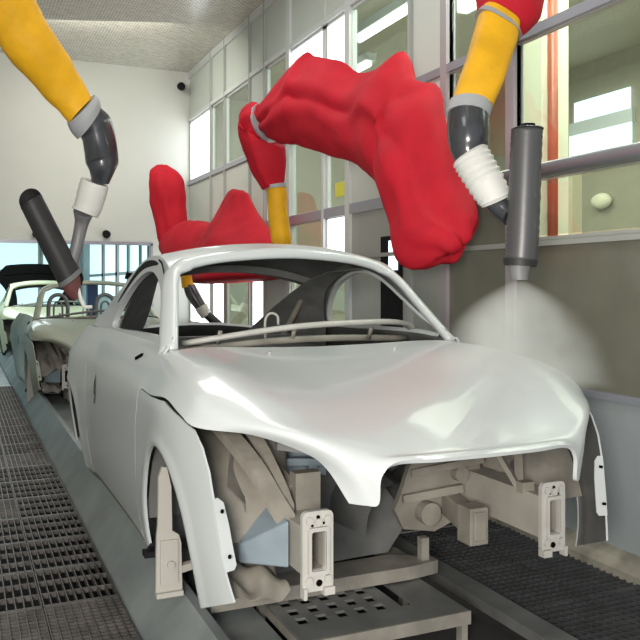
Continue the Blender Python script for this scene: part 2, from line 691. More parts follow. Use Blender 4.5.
def cowl_mb():
    g = []
    for k, (dy, dz) in enumerate(((0.01, -.008), (.06, -.018), (.14, -.03), (.22, -.05))):
        row = []
        for j in range(21):
            s = -1 + 2 * j / 20
            y = 3.75 - .115 * s * s + dy
            row.append((s * (.735 + .0 * k), y, 1.19 + .012 * s * s + dz))
        g.append(row)
    return MB().grid(g)


def dash_bar_mb():
    pts = [(-.62, 3.99, 1.205), (-.45, 3.92, 1.235), (-.2, 3.86, 1.272), (0, 3.83, 1.292), (.25, 3.85, 1.300), (.5, 3.92, 1.298), (.66, 4.0, 1.282), (.735, 4.05, 1.255)]
    return MB().tube(smooth_line(pts, 5), .021, 8, sq=(.75, 1.3))


def dash_lower_mb():
    mb = MB()
    pts = [(-.60, 4.02, 1.165), (-.2, 3.95, 1.205), (.2, 3.95, 1.215), (.7, 4.05, 1.195)]
    mb.tube(smooth_line(pts, 5), .018, 8)
    for u in (-.45, -.05, .4):
        mb.bar((u, 3.94, 1.205), (u, 3.90, 1.27), .02, .01)
    return mb


def bulkhead_mb():
    mb = MB()
    g = []
    for z in (1.165, 1.0, .8, .6, .45, .34):
        g.append([(u, 3.78 - .16 * (abs(u) / .75) ** 2 + (0.0 if z > .7 else .08 * (1 - abs(u))), z) for u in [-.80 + 1.6 * j / 16 for j in range(17)]])
    mb.grid(g)
    return mb


def floor_mb():
    mb = MB()
    g = []
    for j in range(17):
        u = -.82 + 1.64 * j / 16
        z = .27 + (.20 if abs(u) < .12 else 0) + (.05 if abs(u) > .75 else 0)
        g.append([(u, y, z + (.22 if y > 5.2 else 0)) for y in (3.5, 4.0, 4.6, 5.15, 5.3, 6.4)])
    mb.grid(g)
    return mb


def shelf_mb():
    mb = MB()
    mb.box(-.66, .66, 5.32, 5.42, 1.10, 1.15)
    mb.box(-.70, .70, 5.95, 6.08, 1.02, 1.07)
    mb.box(-.62, .62, 4.92, 4.98, 1.04, 1.075)
    mb.box(-.60, .60, 5.0, 6.15, 1.075, 1.09)
    return mb


def headliner_mb():
    # cross rails under the roof skin
    mb = MB()
    for y in (4.45, 5.16):
        rs = []
        for j in range(17):
            s = -.97 + 1.94 * j / 16
            x, yy, z = roof_pt(s, y)
            z -= .018
            rs.append([(x, y - .05, z), (x, y + .05, z), (x, y + .04, z - .045), (x, y - .04, z - .045)])
        mb.rings(rs)
    return mb


def pillar_trim_mb():
    # dark inner side of the rear pillar, from the side window back to the hatch
    a = [(4.40, 1.60), (4.62, 1.592), (4.80, 1.56), (4.97, 1.505), (5.08, 1.445), (5.15, 1.37), (5.20, 1.28), (5.22, 1.20), (5.22, 1.06)]
    b = [(4.50, 1.60), (4.80, 1.585), (5.05, 1.53), (5.30, 1.44), (5.55, 1.34), (5.82, 1.225), (6.05, 1.14), (6.12, 1.09), (6.14, 1.0)]
    wi = [.56, .54, .51, .48, .45, .43, .42, .42, .42]
    g = []
    for i in range(7):
        t = i / 6
        row = []
        for pa, pb, w1 in zip(a, b, wi):
            y = pa[0] + (pb[0] - pa[0]) * t
            z = pa[1] + (pb[1] - pa[1]) * t
            w0 = WU(pa[0], max(1.22, pa[1])) - .05
            row.append((-(w0 + (w1 - w0) * t), y, z))
        g.append(row)
    return MB().grid(g)


def belt_brace_mb():
    return MB().tube(smooth_line([(-.50, 5.52, 1.10), (-.54, 5.40, 1.26), (-.575, 5.28, 1.42), (-.59, 5.22, 1.50)], 4), .022, 8)


def rail_mb():
    # longitudinal member with a hollow nose
    mb = MB()
    for (x0, x1, z0, z1) in ((-.560, -.552, .50, .665), (-.466, -.458, .50, .665), (-.552, -.466, .655, .665), (-.552, -.466, .50, .51)):
        mb.box(x0, x1, 2.575, 3.55, z0, z1)
    mb.bar((-.51, 3.5, .56), (-.51, 3.9, .36), .10, .14)
    return mb


def flange_mb():
    mb = MB()
    n = 24
    ox, oz = -.509, .583
    hw, hh = .058, .138

    def rr(w, h, r, k=6, zc=0.0):
        pts = []
        for cx_, cz_, a0 in ((w - r, h - r, 0), (-(w - r), h - r, 90), (-(w - r), -(h - r), 180), (w - r, -(h - r), 270)):
            for i in range(k + 1):
                a = math.radians(a0 + 90 * i / k)
                pts.append((cx_ + r * math.cos(a), cz_ + zc + r * math.sin(a)))
        return pts
    out = rr(hw, hh, .022)
    inn = rr(.027, .067, .008, zc=.002)
    rs = [[(ox + p[0], 2.555, oz + p[1]) for p in out], [(ox + p[0], 2.575, oz + p[1]) for p in out],
          [(ox + p[0], 2.575, oz + p[1]) for p in inn], [(ox + p[0], 2.555, oz + p[1]) for p in inn]]
    mb.rings(rs, closed=True)
    # raised rim round the slot
    r1, r2 = rr(.040, .082, .012, zc=.002), rr(.028, .068, .008, zc=.002)
    rs = [[(ox + p[0], 2.556, oz + p[1]) for p in r1], [(ox + p[0], 2.542, oz + p[1]) for p in r1],
          [(ox + p[0], 2.542, oz + p[1]) for p in r2], [(ox + p[0], 2.556, oz + p[1]) for p in r2]]
    mb.rings(rs, closed=True)
    # bosses and feet
    for dx, dz in ((-.034, .108), (.034, .108), (0, .10), (-.036, -.098), (.036, -.098)):
        mb.tube([(ox + dx, 2.556, oz + dz), (ox + dx, 2.545, oz + dz)], .014, 10)
    mb.box(ox - .058, ox - .046, 2.54, 2.575, oz - .158, oz - .12)
    mb.box(ox + .018, ox + .058, 2.54, 2.575, oz - .152, oz - .125)
    return mb


FLANGE_HOLES = ((0, .117, .007), (.004, -.110, .012), (.02, .095, .005), (-.022, .09, .005))


def flange_hole_mb(k):
    dx, dz, r = FLANGE_HOLES[k]
    return MB().tube([(-.509 + dx, 2.5545, .583 + dz), (-.509 + dx, 2.552, .583 + dz)], r, 10)


def apron_mb(yf=2.84):
    # inner wheelhouse wall from the firewall to the nose, with a bulge over the wheel
    g = []
    for i in range(15):
        y = 3.58 - (3.58 - yf) * i / 14
        row = []
        for j in range(9):
            z = .50 + (.98 - .50) * j / 8
            bul = .10 * math.exp(-((y - 3.2) / .22) ** 2)
            top = max(.0, (z - .85)) * .5
            row.append((-(.585 - bul * (1 - .4 * j / 8) + top + .10 * (i / 14) ** 2), y, z - .22 * (i / 14) ** 2 * (j / 8)))
        g.append(row)
    return MB().grid(g)


def wheelhouse_mb():
    # the curved liner over the front wheel, seen from the nose and through the arch
    g = []
    for i in range(15):
        t = math.radians(8 + 152 * i / 14)
        r1, r2 = ARCH_F[2] + .04, ARCH_F[3] + .05
        row = []
        for u in (.87, .80, .72, .64, .585):
            row.append((-u, ARCH_F[0] + r1 * math.cos(t), ARCH_F[1] + .02 + r2 * math.sin(t) * (1 - .10 * (u < .7))))
        g.append(row)
    return MB().grid(g)


def upper_rail_mb():
    mb = MB()
    pts = smooth_line([(-.74, 3.55, 1.07), (-.73, 3.25, 1.00), (-.70, 3.0, .93), (-.65, 2.82, .83), (-.60, 2.74, .72), (-.565, 2.70, .65)], 4)
    rs = []
    for i, p in enumerate(pts):
        rs.append([(p[0] - .03, p[1], p[2] - .02), (p[0] + .03, p[1], p[2] - .02), (p[0] + .03, p[1], p[2] + .025), (p[0] - .03, p[1], p[2] + .025)])
    mb.rings(rs)
    pts = smooth_line([(-.64, 3.45, 1.03), (-.62, 3.15, .98), (-.59, 2.95, .90), (-.56, 2.80, .77), (-.54, 2.74, .68)], 4)
    rs = [[(p[0] - .018, p[1], p[2] - .015), (p[0] + .018, p[1], p[2] - .015), (p[0] + .018, p[1], p[2] + .02), (p[0] - .018, p[1], p[2] + .02)] for p in pts]
    mb.rings(rs)
    return mb


def tower_mb():
    mb = MB()
    rs = []
    for z, r in ((.60, .155), (.85, .15), (.93, .14), (.965, .115), (.975, .06)):
        rs.append([(-.49 + r * .78 * math.cos(2 * math.pi * j / 20), 3.23 + r * math.sin(2 * math.pi * j / 20), z) for j in range(20)])
    mb.rings(rs)
    return mb


def tower_plate_mb():
    mb = MB()
    mb.box(-.50, -.40, 2.78, 2.84, .66, .80)
    mb.bar((-.50, 2.84, .70), (-.54, 3.1, .80), .05, .10)
    return mb


def horn_box_mb():
    # blue grey wedge beside the member
    vs = [(-.72, 2.78, .50), (-.575, 2.66, .50), (-.575, 2.66, .665), (-.72, 2.78, .565), (-.72, 3.1, .50), (-.57, 3.1, .50), (-.57, 3.1, .70), (-.72, 3.1, .60)]
    return MB().add(vs, [(0, 1, 2, 3), (4, 7, 6, 5), (0, 4, 5, 1), (1, 5, 6, 2), (2, 6, 7, 3), (3, 7, 4, 0)])


def tray_mb():
    # crumpled looking lower tray in front of the wheel
    g = []
    for i in range(17):
        row = []
        for j in range(15):
            u = .77 - .21 * j / 14
            y = 2.68 + .38 * i / 16
            z = .40 + .09 * (i / 16) ** .6 + .016 * math.sin(i * .7 + j * .5) + .014 * math.cos(j * .8 - i * .3)
            row.append((-u, y, z))
        g.append(row)
    return MB().grid(g)


def brace_mb(sgn=-1):
    mb = MB()
    mb.bar((-.46, 2.95, .60), (-.31, 3.30, .56), .10, .12)
    return mb


def blue_panel_mb():
    mb = MB()
    mb.rings([[(-.46, 3.30, .86), (-.46, 3.33, .86), (-.44, 3.31, .70), (-.44, 3.28, .70)],
              [(-.14, 3.30, .84), (-.14, 3.33, .84), (-.16, 3.29, .66), (-.16, 3.26, .66)]])
    mb.bar((-.43, 3.22, .755), (-.17, 3.20, .735), .05, .03)
    mb.tube([(-.36, 3.27, .73), (-.36, 3.23, .73)], .02, 10)
    mb.tube([(-.24, 3.26, .71), (-.24, 3.22, .71)], .02, 10)
    return mb


def mount_box_mb():
    mb = MB()
    mb.box(.285, .375, 2.80, 2.90, .42, .575)
    mb.box(.30, .36, 2.79, 2.80, .44, .56)
    mb.bar((.33, 2.90, .51), (.36, 3.08, .53), .07, .10)
    return mb


def strut_v_mb():
    mb = MB()
    mb.bar((.47, 2.72, .66), (.40, 2.80, .83), .035, .02)
    mb.bar((.47, 2.72, .66), (.57, 2.86, .83), .035, .02)
    mb.bar((.39, 2.80, .83), (.58, 2.86, .83), .03, .03)
    mb.box(.44, .50, 2.66, 2.70, .655, .70)
    return mb


def subframe_mb():
    # centre tunnel, pedal box shape and lower cross member behind the missing engine
    mb = MB()
    g = []
    for i in range(9):
        y = 3.70 - .55 * i / 8
        row = []
        for j in range(9):
            a = math.pi * j / 8
            row.append((.12 - .20 * math.cos(a) * (1 - .3 * i / 8), y, .40 + (.34 - .12 * i / 8) * math.sin(a)))
        g.append(row)
    mb.grid(g)
    mb.bar((.18, 3.62, .50), (.46, 3.30, .86), .12, .10)
    mb.bar((.30, 3.60, .80), (.52, 3.45, 1.02), .10, .16)
    return mb


def undershield_mb():
    g = []
    for i in range(7):
        z = .20 + .60 * i / 6
        g.append([(u, 3.42 + .05 * math.sin(3 * u + z * 4), z) for u in [-.455 + (.72 + .08 * math.sin(i * 1.1)) * j / 10 for j in range(11)]])
    return MB().grid(g)


def latch_panel_mb():
    mb = MB()
    pts = smooth_line([(-.60, 2.72, .93), (-.3, 2.52, .90), (0, 2.48, .895), (.3, 2.52, .90), (.60, 2.72, .93)], 5)
    rs = [[(p[0], p[1] - .01, p[2] - .02), (p[0], p[1] + .02, p[2] - .02), (p[0], p[1] + .02, p[2] + .005), (p[0], p[1] - .01, p[2] + .005)] for p in pts]
    mb.rings(rs)
    return mb


def nose_bulkhead_mb():
    mb = MB()
    out_ = [(.20, .80), (.15, .70), (.12, .60), (.09, .52), (.14, .43), (.30, .40), (.46, .46), (.53, .58), (.52, .70), (.50, .82)]
    mb.rings([[(u, 3.10 - .10 * (z - .4), z) for u, z in out_], [(u, 3.13 - .10 * (z - .4), z) for u, z in out_]])
    mb.bar((.16, 3.07, .68), (.50, 3.02, .72), .02, .03)
    mb.bar((.12, 3.07, .57), (.40, 3.03, .60), .025, .035)
    mb.tube([(.24, 3.09, .50), (.24, 3.03, .50)], .05, 14)
    mb.tube([(.40, 3.08, .66), (.40, 3.03, .66)], .035, 12)
    return mb


def shield_mb():
    # pale cover plate standing inside the front wheel arch
    mb = MB()
    out_ = [(-.897, .205), (-.785, .215), (-.79, .42), (-.80, .455), (-.828, .475), (-.832, .66), (-.85, .74), (-.87, .745), (-.885, .70), (-.888, .50), (-.893, .46)]
    mb.rings([[(u, 3.34, z) for u, z in out_], [(u, 3.36, z) for u, z in out_]])
    mb.box(-.897, -.785, 3.32, 3.36, .205, .225)
    mb.box(-.88, -.805, 3.328, 3.34, .26, .44)
    mb.tube([(-.838, 3.33, .34), (-.838, 3.31, .34)], .016, 12)
    mb.bar((-.84, 3.35, .30), (-.62, 3.40, .32), .03, .03)
    return mb


def clip_mb():
    mb = MB()
    mb.box(-.90, -.84, 3.54, 3.60, .305, .33)
    mb.bar((-.88, 3.60, .31), (-.87, 3.52, .37), .02, .015)
    mb.bar((-.85, 3.56, .30), (-.85, 3.56, .38), .015, .015)
    return mb


def small_tube(a, b, r):
    return lambda: MB().tube([a, b], r, 12)


def mirror_of(fn):
    return lambda: fn().mirrored()


def make_car(loc, label, paint, style, detail=True):
    root = empty('car_shell', loc, label, 'car body', 'car bodies on the conveyor')
    k = style if style != 'hatch' else 'coupe'
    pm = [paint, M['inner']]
    tagk = paint.name

    def P(key, name, fn, mats, **kw):
        return part(tagk + key, name, fn, mats, root, **kw)
    P('hood', 'hood', hood_mb, pm, thick=.014)
    f = P('wl', 'front_wing', fender_mb, pm, thick=.008)
    P('wr', 'front_wing', mirror_of(fender_mb), pm, thick=.008)
    for s, fn in (('l', fender_tab_mb), ('r', mirror_of(fender_tab_mb))):
        tb = P('tab' + s, 'bolt_tab', fn, pm, thick=.006)
        if detail:
            for q_, (y, z) in enumerate(((2.648, .735), (2.613, .59))):
                pt = Vector(side(y, z)) + Vector((.026, -.006, 0))
                pb = pt + Vector((-.004, -.012, 0))
                f_ = (lambda pt=pt, pb=pb: MB().tube([pt, pb], .006, 10))
                h = P('th%d' % q_ + s, 'bolt_hole', f_ if s == 'l' else mirror_of(f_), M['hole'], smooth=False)
                h.parent = tb
    P('dl', 'door', door_mb, pm, thick=.012)
    P('dr', 'door', mirror_of(door_mb), pm, thick=.012)
    P('sl', 'sill', sill_mb, [M['bay'], M['inner']], thick=.006)
    P('sr', 'sill', mirror_of(sill_mb), [M['bay'], M['inner']], thick=.006)
    P('ql', 'rear_wing', quarter_mb, pm, thick=.008)
    P('qr', 'rear_wing', mirror_of(quarter_mb), pm, thick=.008)
    P('rp', 'rear_panel', rear_panel_mb, pm, thick=.01)
    P('wsf', 'windscreen_frame', ws_frame_mb, paint)
    P('cowl', 'cowl_panel', cowl_mb, pm, thick=.006)
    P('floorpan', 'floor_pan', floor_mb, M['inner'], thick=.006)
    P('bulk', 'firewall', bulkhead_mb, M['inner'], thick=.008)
    P('dashl', 'dash_crossbar', dash_lower_mb, M['bay'])
    if k == 'coupe':
        P('sfl', 'side_window_frame', side_frame_mb, pm, thick=.02)
        P('sfr', 'side_window_frame', mirror_of(side_frame_mb), pm, thick=.02)
        P('roof', 'roof', roof_mb, pm, thick=.016)
        P('hl', 'roof_cross_rail', headliner_mb, M['inner'], smooth=False)
        P('shelf', 'rear_crossbar', shelf_mb, M['inner'], smooth=False)
        if style == 'coupe':
            P('hatch', 'tailgate', hatch_mb, pm, thick=.02)
        for s, fn in (('l', lambda f_: f_), ('r', mirror_of)):
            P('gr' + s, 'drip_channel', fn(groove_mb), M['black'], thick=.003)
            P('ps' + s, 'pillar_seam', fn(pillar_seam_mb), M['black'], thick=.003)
            P('pt' + s, 'rear_pillar_trim', fn(pillar_trim_mb), M['inner'], thick=.008)
            if s == 'r':
                P('bb' + s, 'belt_brace', fn(belt_brace_mb), M['bay'])
        P('bar', 'windscreen_lower_rail', dash_bar_mb, M['baylight'])
    for s, fn in (('l', lambda f_: f_), ('r', mirror_of)):
        P('ap' + s, 'inner_wing', apron_mb if s == 'l' else mirror_of(lambda: apron_mb(3.02)), [M['inner'], M['bay']], thick=.006, out=(0, 3.2, .7))
        P('wh' + s, 'wheel_liner', fn(wheelhouse_mb), [M['bay'], M['inner']], thick=.005, out=(-.72 if s == 'l' else .72, 3.2, .36))
        P('ra' + s, 'chassis_rail', fn(rail_mb), M['rails'], smooth=False)
        fl = P('fl' + s, 'rail_end_plate', fn(flange_mb), M['baylight'], smooth=False)
        if detail:
            for q_ in range(4):
                h = P('fh%d' % q_ + s, 'bolt_hole', fn(lambda q_=q_: flange_hole_mb(q_)), M['hole'], smooth=False)
                h.parent = fl
        if s == 'l':
            P('ur' + s, 'upper_rail', fn(upper_rail_mb), M['bay'], smooth=False)
        P('to' + s, 'strut_tower', fn(tower_mb), M['bay'])
        if detail and s == 'l':
            P('tp' + s, 'tower_bracket', fn(tower_plate_mb), M['bay'], smooth=False)
            P('hb' + s, 'wedge_bracket', fn(horn_box_mb), M['bayblue'], smooth=False, bev=.006)
            P('tr' + s, 'lower_tray', fn(tray_mb), M['bay'], thick=.004)
    P('sf', 'centre_tunnel', subframe_mb, M['inner'], smooth=False)
    P('ush', 'engine_undershield', undershield_mb, M['inner'], thick=.006)
    P('lp', 'latch_panel', latch_panel_mb, M['inner'], smooth=False)
    if detail:
        P('ft', 'blue_inner_panel', blue_panel_mb, M['bayblue'], smooth=False)
        P('mb', 'engine_mount', mount_box_mb, M['bay'], smooth=False, bev=.008)
        P('sv', 'nose_strut', strut_v_mb, M['bay'], smooth=False)
        P('sh', 'arch_cover_plate', shield_mb, M['cover'], smooth=False)
        P('fb', 'nose_bulkhead', nose_bulkhead_mb, M['bay'], smooth=False)
        P('cl', 'jacking_clip', clip_mb, M['black'], smooth=False)
        P('mirh', 'mirror_slot', lambda: MB().bar(Vector(side(4.10, 1.130)) + Vector((-.002, 0, 0)), Vector(side(4.01, 1.156)) + Vector((-.002, 0, 0)), .012, .016), M['hole'], smooth=False)

        def handle():
            mb = MB()
            ring = []
            for r, dx in ((1.0, .004), (.6, .004), (.5, -.012)):
                ring.append([Vector(side(5.02 + .09 * r * math.cos(2 * math.pi * j / 16) * .5, .875 + .09 * r * math.sin(2 * math.pi * j / 16))) + Vector((-dx, 0, 0)) for j in range(16)])
            mb.rings(ring)
            return mb
        P('dh', 'door_handle_recess', handle, M['baylight'])
        for (u, y, z) in ((-.33, 3.52, 1.178), (.33, 3.52, 1.178)):
            P('wn%.2f' % u, 'washer_nozzle', small_tube((u, y, z - .01), (u, y, z + .014), .011), M['baylight'])
        P('hook', 'belt_hook', lambda: MB().tube(smooth_line([(-.12, 4.15, 1.2), (-.12, 4.15, 1.31), (-.09, 4.15, 1.345), (-.05, 4.15, 1.33), (-.045, 4.15, 1.28)], 4), .008, 6), M['baylight'])
    if style == 'roadster':
        for u in (-.36, .30):
            def hoop(u=u):
                pts = [(u - .13, 4.95, 1.10), (u - .13, 4.95, 1.34), (u - .09, 4.95, 1.46), (u, 4.95, 1.50), (u + .09, 4.95, 1.46), (u + .13, 4.95, 1.34), (u + .13, 4.95, 1.10)]
                mb = MB().tube(smooth_line(pts, 5), .028, 8)
                pts = [(u - .06, 4.95, 1.10), (u - .055, 4.95, 1.34), (u, 4.95, 1.40), (u + .055, 4.95, 1.34), (u + .06, 4.95, 1.10)]
                return mb.tube(smooth_line(pts, 5), .014, 8)
            P('hoop%.2f' % u, 'roll_hoop', hoop, M['inner'], smooth=True)
        P('deck', 'rear_deck', lambda: MB().grid([[(s * WR(y) * 1.0, y, 1.17 - (y - 5.1) * .09 - .05 * s * s) for s in [-1 + 2 * j / 12 for j in range(13)]] for y in (5.05, 5.5, 5.8, 6.05, 6.3, 6.45)]), pm, thick=.01)
        P('bar2', 'windscreen_lower_rail', dash_bar_mb, M['inner'])
        P('brk', 'roll_hoop_crossbar', lambda: MB().box(-.68, .68, 4.93, 4.97, 1.14, 1.18), M['inner'], smooth=False)
    if style == 'hatch':
        def lid():
            src = hatch_mb()
            hinge = Vector((0, 5.235, 1.62))
            R = Matrix.Rotation(math.radians(43), 4, 'X')
            src.v = [hinge + (R @ (p - hinge)) for p in src.v]
            # window blanked with a dark sheet
            return src
        P('lid', 'open_tailgate', lid, [M['hole'], M['hole']], thick=.03)
        P('lidp', 'tailgate_liner', lambda: blank_lid(), M['hole'], thick=.01)
    return root


def blank_lid():
    hinge = Vector((0, 5.235, 1.62))
    R = Matrix.Rotation(math.radians(43), 4, 'X')
    g = []
    for y in (5.28, 5.5, 5.7, 5.9, 6.1):
        g.append([hinge + (R @ (Vector(roof_pt(-.8 + 1.6 * j / 10, y)) - Vector((0, 0, .02)) - hinge)) for j in range(11)])
    return MB().grid(g)


car1 = make_car((XC, ORG[1], ORG[2]), 'pale grey coupe body shell with no bumper or lamps, under the spray', M['paint'], 'coupe')
car2 = make_car((XC, ORG[1] + 7.2, ORG[2] - .14), 'olive grey open two seater body with two roll hoops, behind the pale grey coupe', M['olive'], 'roadster', detail=True)
car3 = make_car((XC - .05, ORG[1] + 13.6, ORG[2] - .14), 'yellow green body shell with raised black lid, farthest along the conveyor', M['yellowgreen'], 'hatch', detail=False)

# ================================================================== CONVEYOR, SKIDS, FLOOR
Y0, Y1 = 1.0, 24.0
conv = empty('floor_conveyor', (XC, 3.0, 0), 'grey steel floor conveyor running under the car bodies', 'conveyor')


def child(mb, name, m, root, smooth=False, lab=None, **kw):
    o = mb.build(name, m, root, smooth, off=root.location, **kw)
    if lab:
        o['label'] = lab
    return o


mb = MB()
mb.rings([[(.70, y, -.02), (.86, y, .20), (.90, y, .20), (.90, y, -.02)] for y in (Y0, Y1)])
child(mb, 'side_skirt', M['steelside'], conv)
mb = MB()
mb.rings([[(2.22, y, -.02), (2.22, y, .03), (2.34, y, .03), (2.34, y, -.02)] for y in (Y0, Y1)])
child(mb, 'guide_rail', M['steel'], conv)
mb = MB()
mb.box(.90, 1.16, Y0, Y1, .0, .10)
child(mb, 'cover_plate', M['steelside'], conv)
mb = MB()
mb.box(1.16, 2.22, Y0, Y1, -.14, -.06)
child(mb, 'trough', M['pit'], conv)
# perforated carriage plate under the nose
car_pl = empty('conveyor_carriage', (1.58, 3.2, -.06), 'grey conveyor carriage plate with square holes below the coupe nose', 'conveyor carriage')
mb = MB()
xs = [1.20] + [1.16 + .09 * i + d for i in range(1, 6) for d in (-.0, .05)] + [1.72, 1.78, 1.96]
xs = sorted(set(round(x, 3) for x in xs))
ysq = [2.87] + [2.93 + .095 * i + d for i in range(1, 5) for d in (0, .06)] + [3.43]
ysq = sorted(set(round(y, 3) for y in ysq))


def is_hole(xa, xb, ya, yb):
    for i in range(1, 6):
        for j in range(1, 5):
            if abs(xa - round(1.16 + .09 * i, 3)) < .002 and abs(xb - round(1.16 + .09 * i + .05, 3)) < .002 \
                    and abs(ya - round(2.93 + .095 * j, 3)) < .002 and abs(yb - round(2.93 + .095 * j + .06, 3)) < .002:
                return True
    return xa >= 1.719 and xb <= 1.781 and ya > 2.97 and yb < 3.40


for a in range(len(xs) - 1):
    for b in range(len(ysq) - 1):
        if not is_hole(xs[a], xs[a + 1], ysq[b], ysq[b + 1]):
            mb.add([(xs[a], ysq[b], .128), (xs[a + 1], ysq[b], .128), (xs[a + 1], ysq[b + 1], .128), (xs[a], ysq[b + 1], .128)], [(0, 1, 2, 3)])
o = child(mb, 'plate', M['steel'], car_pl, out=(1.6, 3.2, -1))
solid(o, .012)
mb = MB()
mb.box(1.20, 1.96, 2.855, 2.869, .075, .13)
child(mb, 'front_lip', M['skid'], car_pl)
for xa in (1.93, 1.20):
    child(MB().box(xa, xa + .03, 2.872, 3.43, .075, .114), 'side_rail', M['skid'], car_pl)
for x, y in ((1.22, 2.9), (1.945, 2.9), (1.22, 3.40), (1.945, 3.40)):
    child(MB().box(x - .015, x + .015, y - .02, y + .02, -.06, .076), 'leg', M['skid'], car_pl)


def make_skid(dy, low, label):
    r = empty('car_skid', (XC, 4.4 + dy, .10 - low), label, 'skid', 'carrying skids')
    x0 = .95 if low == 0 else 1.20
    for u in (-.36, .36):
        child(MB().box(XC + u - .035, XC + u + .035, 3.47 + dy, 6.35 + dy, .10 - low, .16 - low), 'runner', M['skid'], r)
    mb = MB()
    mb.rings([[(x, a, .135 - low), (x, a, .195 - low), (x, b, .195 - low), (x, b, .135 - low)] for x, a, b in
              ((x0, 3.26 + dy, 3.45 + dy), (1.9, 3.26 + dy, 3.45 + dy), (2.04, 3.28 + dy, 3.36 + dy), (2.07, 3.29 + dy, 3.33 + dy))])
    child(mb, 'front_crossbeam', M['skid'], r)
    child(MB().box(XC - .43, XC + .43, 5.6 + dy, 5.68 + dy, .16 - low, .20 - low), 'rear_crossbeam', M['skid'], r)
    for u in (-.36, .36):
        child(MB().box(XC + u - .02, XC + u + .02, 3.438 + dy, 3.50 + dy, .12 - low, .14 - low), 'bridge', M['skid'], r)
    for (u, y, top) in ((-.40, 3.33, .30), (.38, 3.33, .30), (-.40, 5.64, .48), (.40, 5.64, .48)):
        child(MB().box(XC + u - .02, XC + u + .02, y - .02 + dy, y + .02 + dy, .19 - low, top - low), 'post', M['skid'], r)
    for (u, y) in ((-.42, 3.31), (.36, 3.31)):
        child(MB().box(XC + u - .012, XC + u + .012, y - .012 + dy, y + .012 + dy, .13 - low, .138 - low), 'guide_pin', M['baylight'], r)
    return r


make_skid(0, 0, 'paint crusted steel skid carrying the pale grey coupe')
make_skid(7.2, .14, 'steel skid carrying the olive grey open body')
make_skid(13.6, .14, 'steel skid carrying the yellow green body')

# floor: dark pit with steel grating panels
struct(MB().box(-2.6, .70, -1.5, 24, -.62, -.60).build('floor', M['pit']))
struct(MB().box(.70, 3.2, -1.5, 24, -.62, -.60).build('floor', M['pit']))


def grating(w, l, nb, nc, m, name, h=.028):
    mb = MB()
    for i in range(nb + 1):
        x = w * i / nb
        t = .005 if 0 < i < nb else .010
        mb.box(x - t / 2 if i else 0, x + t / 2 if i < nb else w, 0, l, -h, 0)
    for j in range(nc + 1):
        y = l * j / nc
        t = .005 if 0 < j < nc else .022
        mb.box(0, w, max(0, y - t / 2), min(l, y + t / 2), -h, -.002 if 0 < j < nc else .001)
    o = mb.build(name, m)
    return struct(o)


PL = .522
gl = grating(.345, PL - .006, 9, 3, M['grating'], 'floor_grating')
gf = grating(.345, PL - .006, 9, 13, M['grating'], 'floor_grating')
gl.location = (.352, 3.98, 0)
gf.location = (.352, 3.98 - PL, 0)
for c in range(-5, 2):
    for r in range(-4, 17):
        if (c == 1 and r in (0, -1)):
            continue
        src = gf if (r == -1 or r == -3 or (r == 3 and c < 1) or r == 6) else gl
        o = src.copy()
        COL.objects.link(o)
        o.location = (.352 + (c - 1) * .35, 3.98 + r * PL, 0)
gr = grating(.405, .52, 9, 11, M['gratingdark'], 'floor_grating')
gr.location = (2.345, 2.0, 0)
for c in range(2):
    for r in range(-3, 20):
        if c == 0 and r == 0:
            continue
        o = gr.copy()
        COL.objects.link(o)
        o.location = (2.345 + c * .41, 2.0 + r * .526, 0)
struct(MB().rings([[(3.10, y, -.03), (3.10, y, .03), (3.14, y, .075), (3.2, y, .10), (3.2, y, -.03)] for y in (-1.5, 12.15)]).build('trim_1', M['kerb']))

# ================================================================== ROOM
XW = 3.2
YE = 12.15
ZCL = 4.75
struct(MB().box(-2.6, XW + .1, -1.5, YE + .1, ZCL, ZCL + .05).build('ceiling', M['ceiling']))
struct(MB().box(-2.7, -2.6, -1.5, YE, -.6, ZCL).build('wall_left', M['wallpaint']))
# end wall with the car tunnel opening
OX1, OZ = 2.60, 2.12
mb = MB()
mb.box(-2.6, XW, YE, YE + .1, OZ, ZCL)
mb.box(OX1, XW, YE, YE + .1, -.05, OZ)
mb.box(-2.6, -.6, YE, YE + .1, -.05, OZ)
struct(mb.build('wall_end', M['endwall']))
mb = MB()
mb.box(-.62, OX1 + .03, YE - .03, YE, OZ - .03, OZ + .02)
mb.box(OX1, OX1 + .03, YE - .03, YE, .0, OZ)
struct(mb.build('trim_2', M['rail']))
# right wall
YB = [12.15, 10.94, 10.29, 9.28, 8.75, 8.01, 7.1, 6.56, 5.46, 4.97, 4.2, 1.2, -1.5]
ZL = [0, .9, 1.75, 2.18, 3.05, 4.02, 4.75]
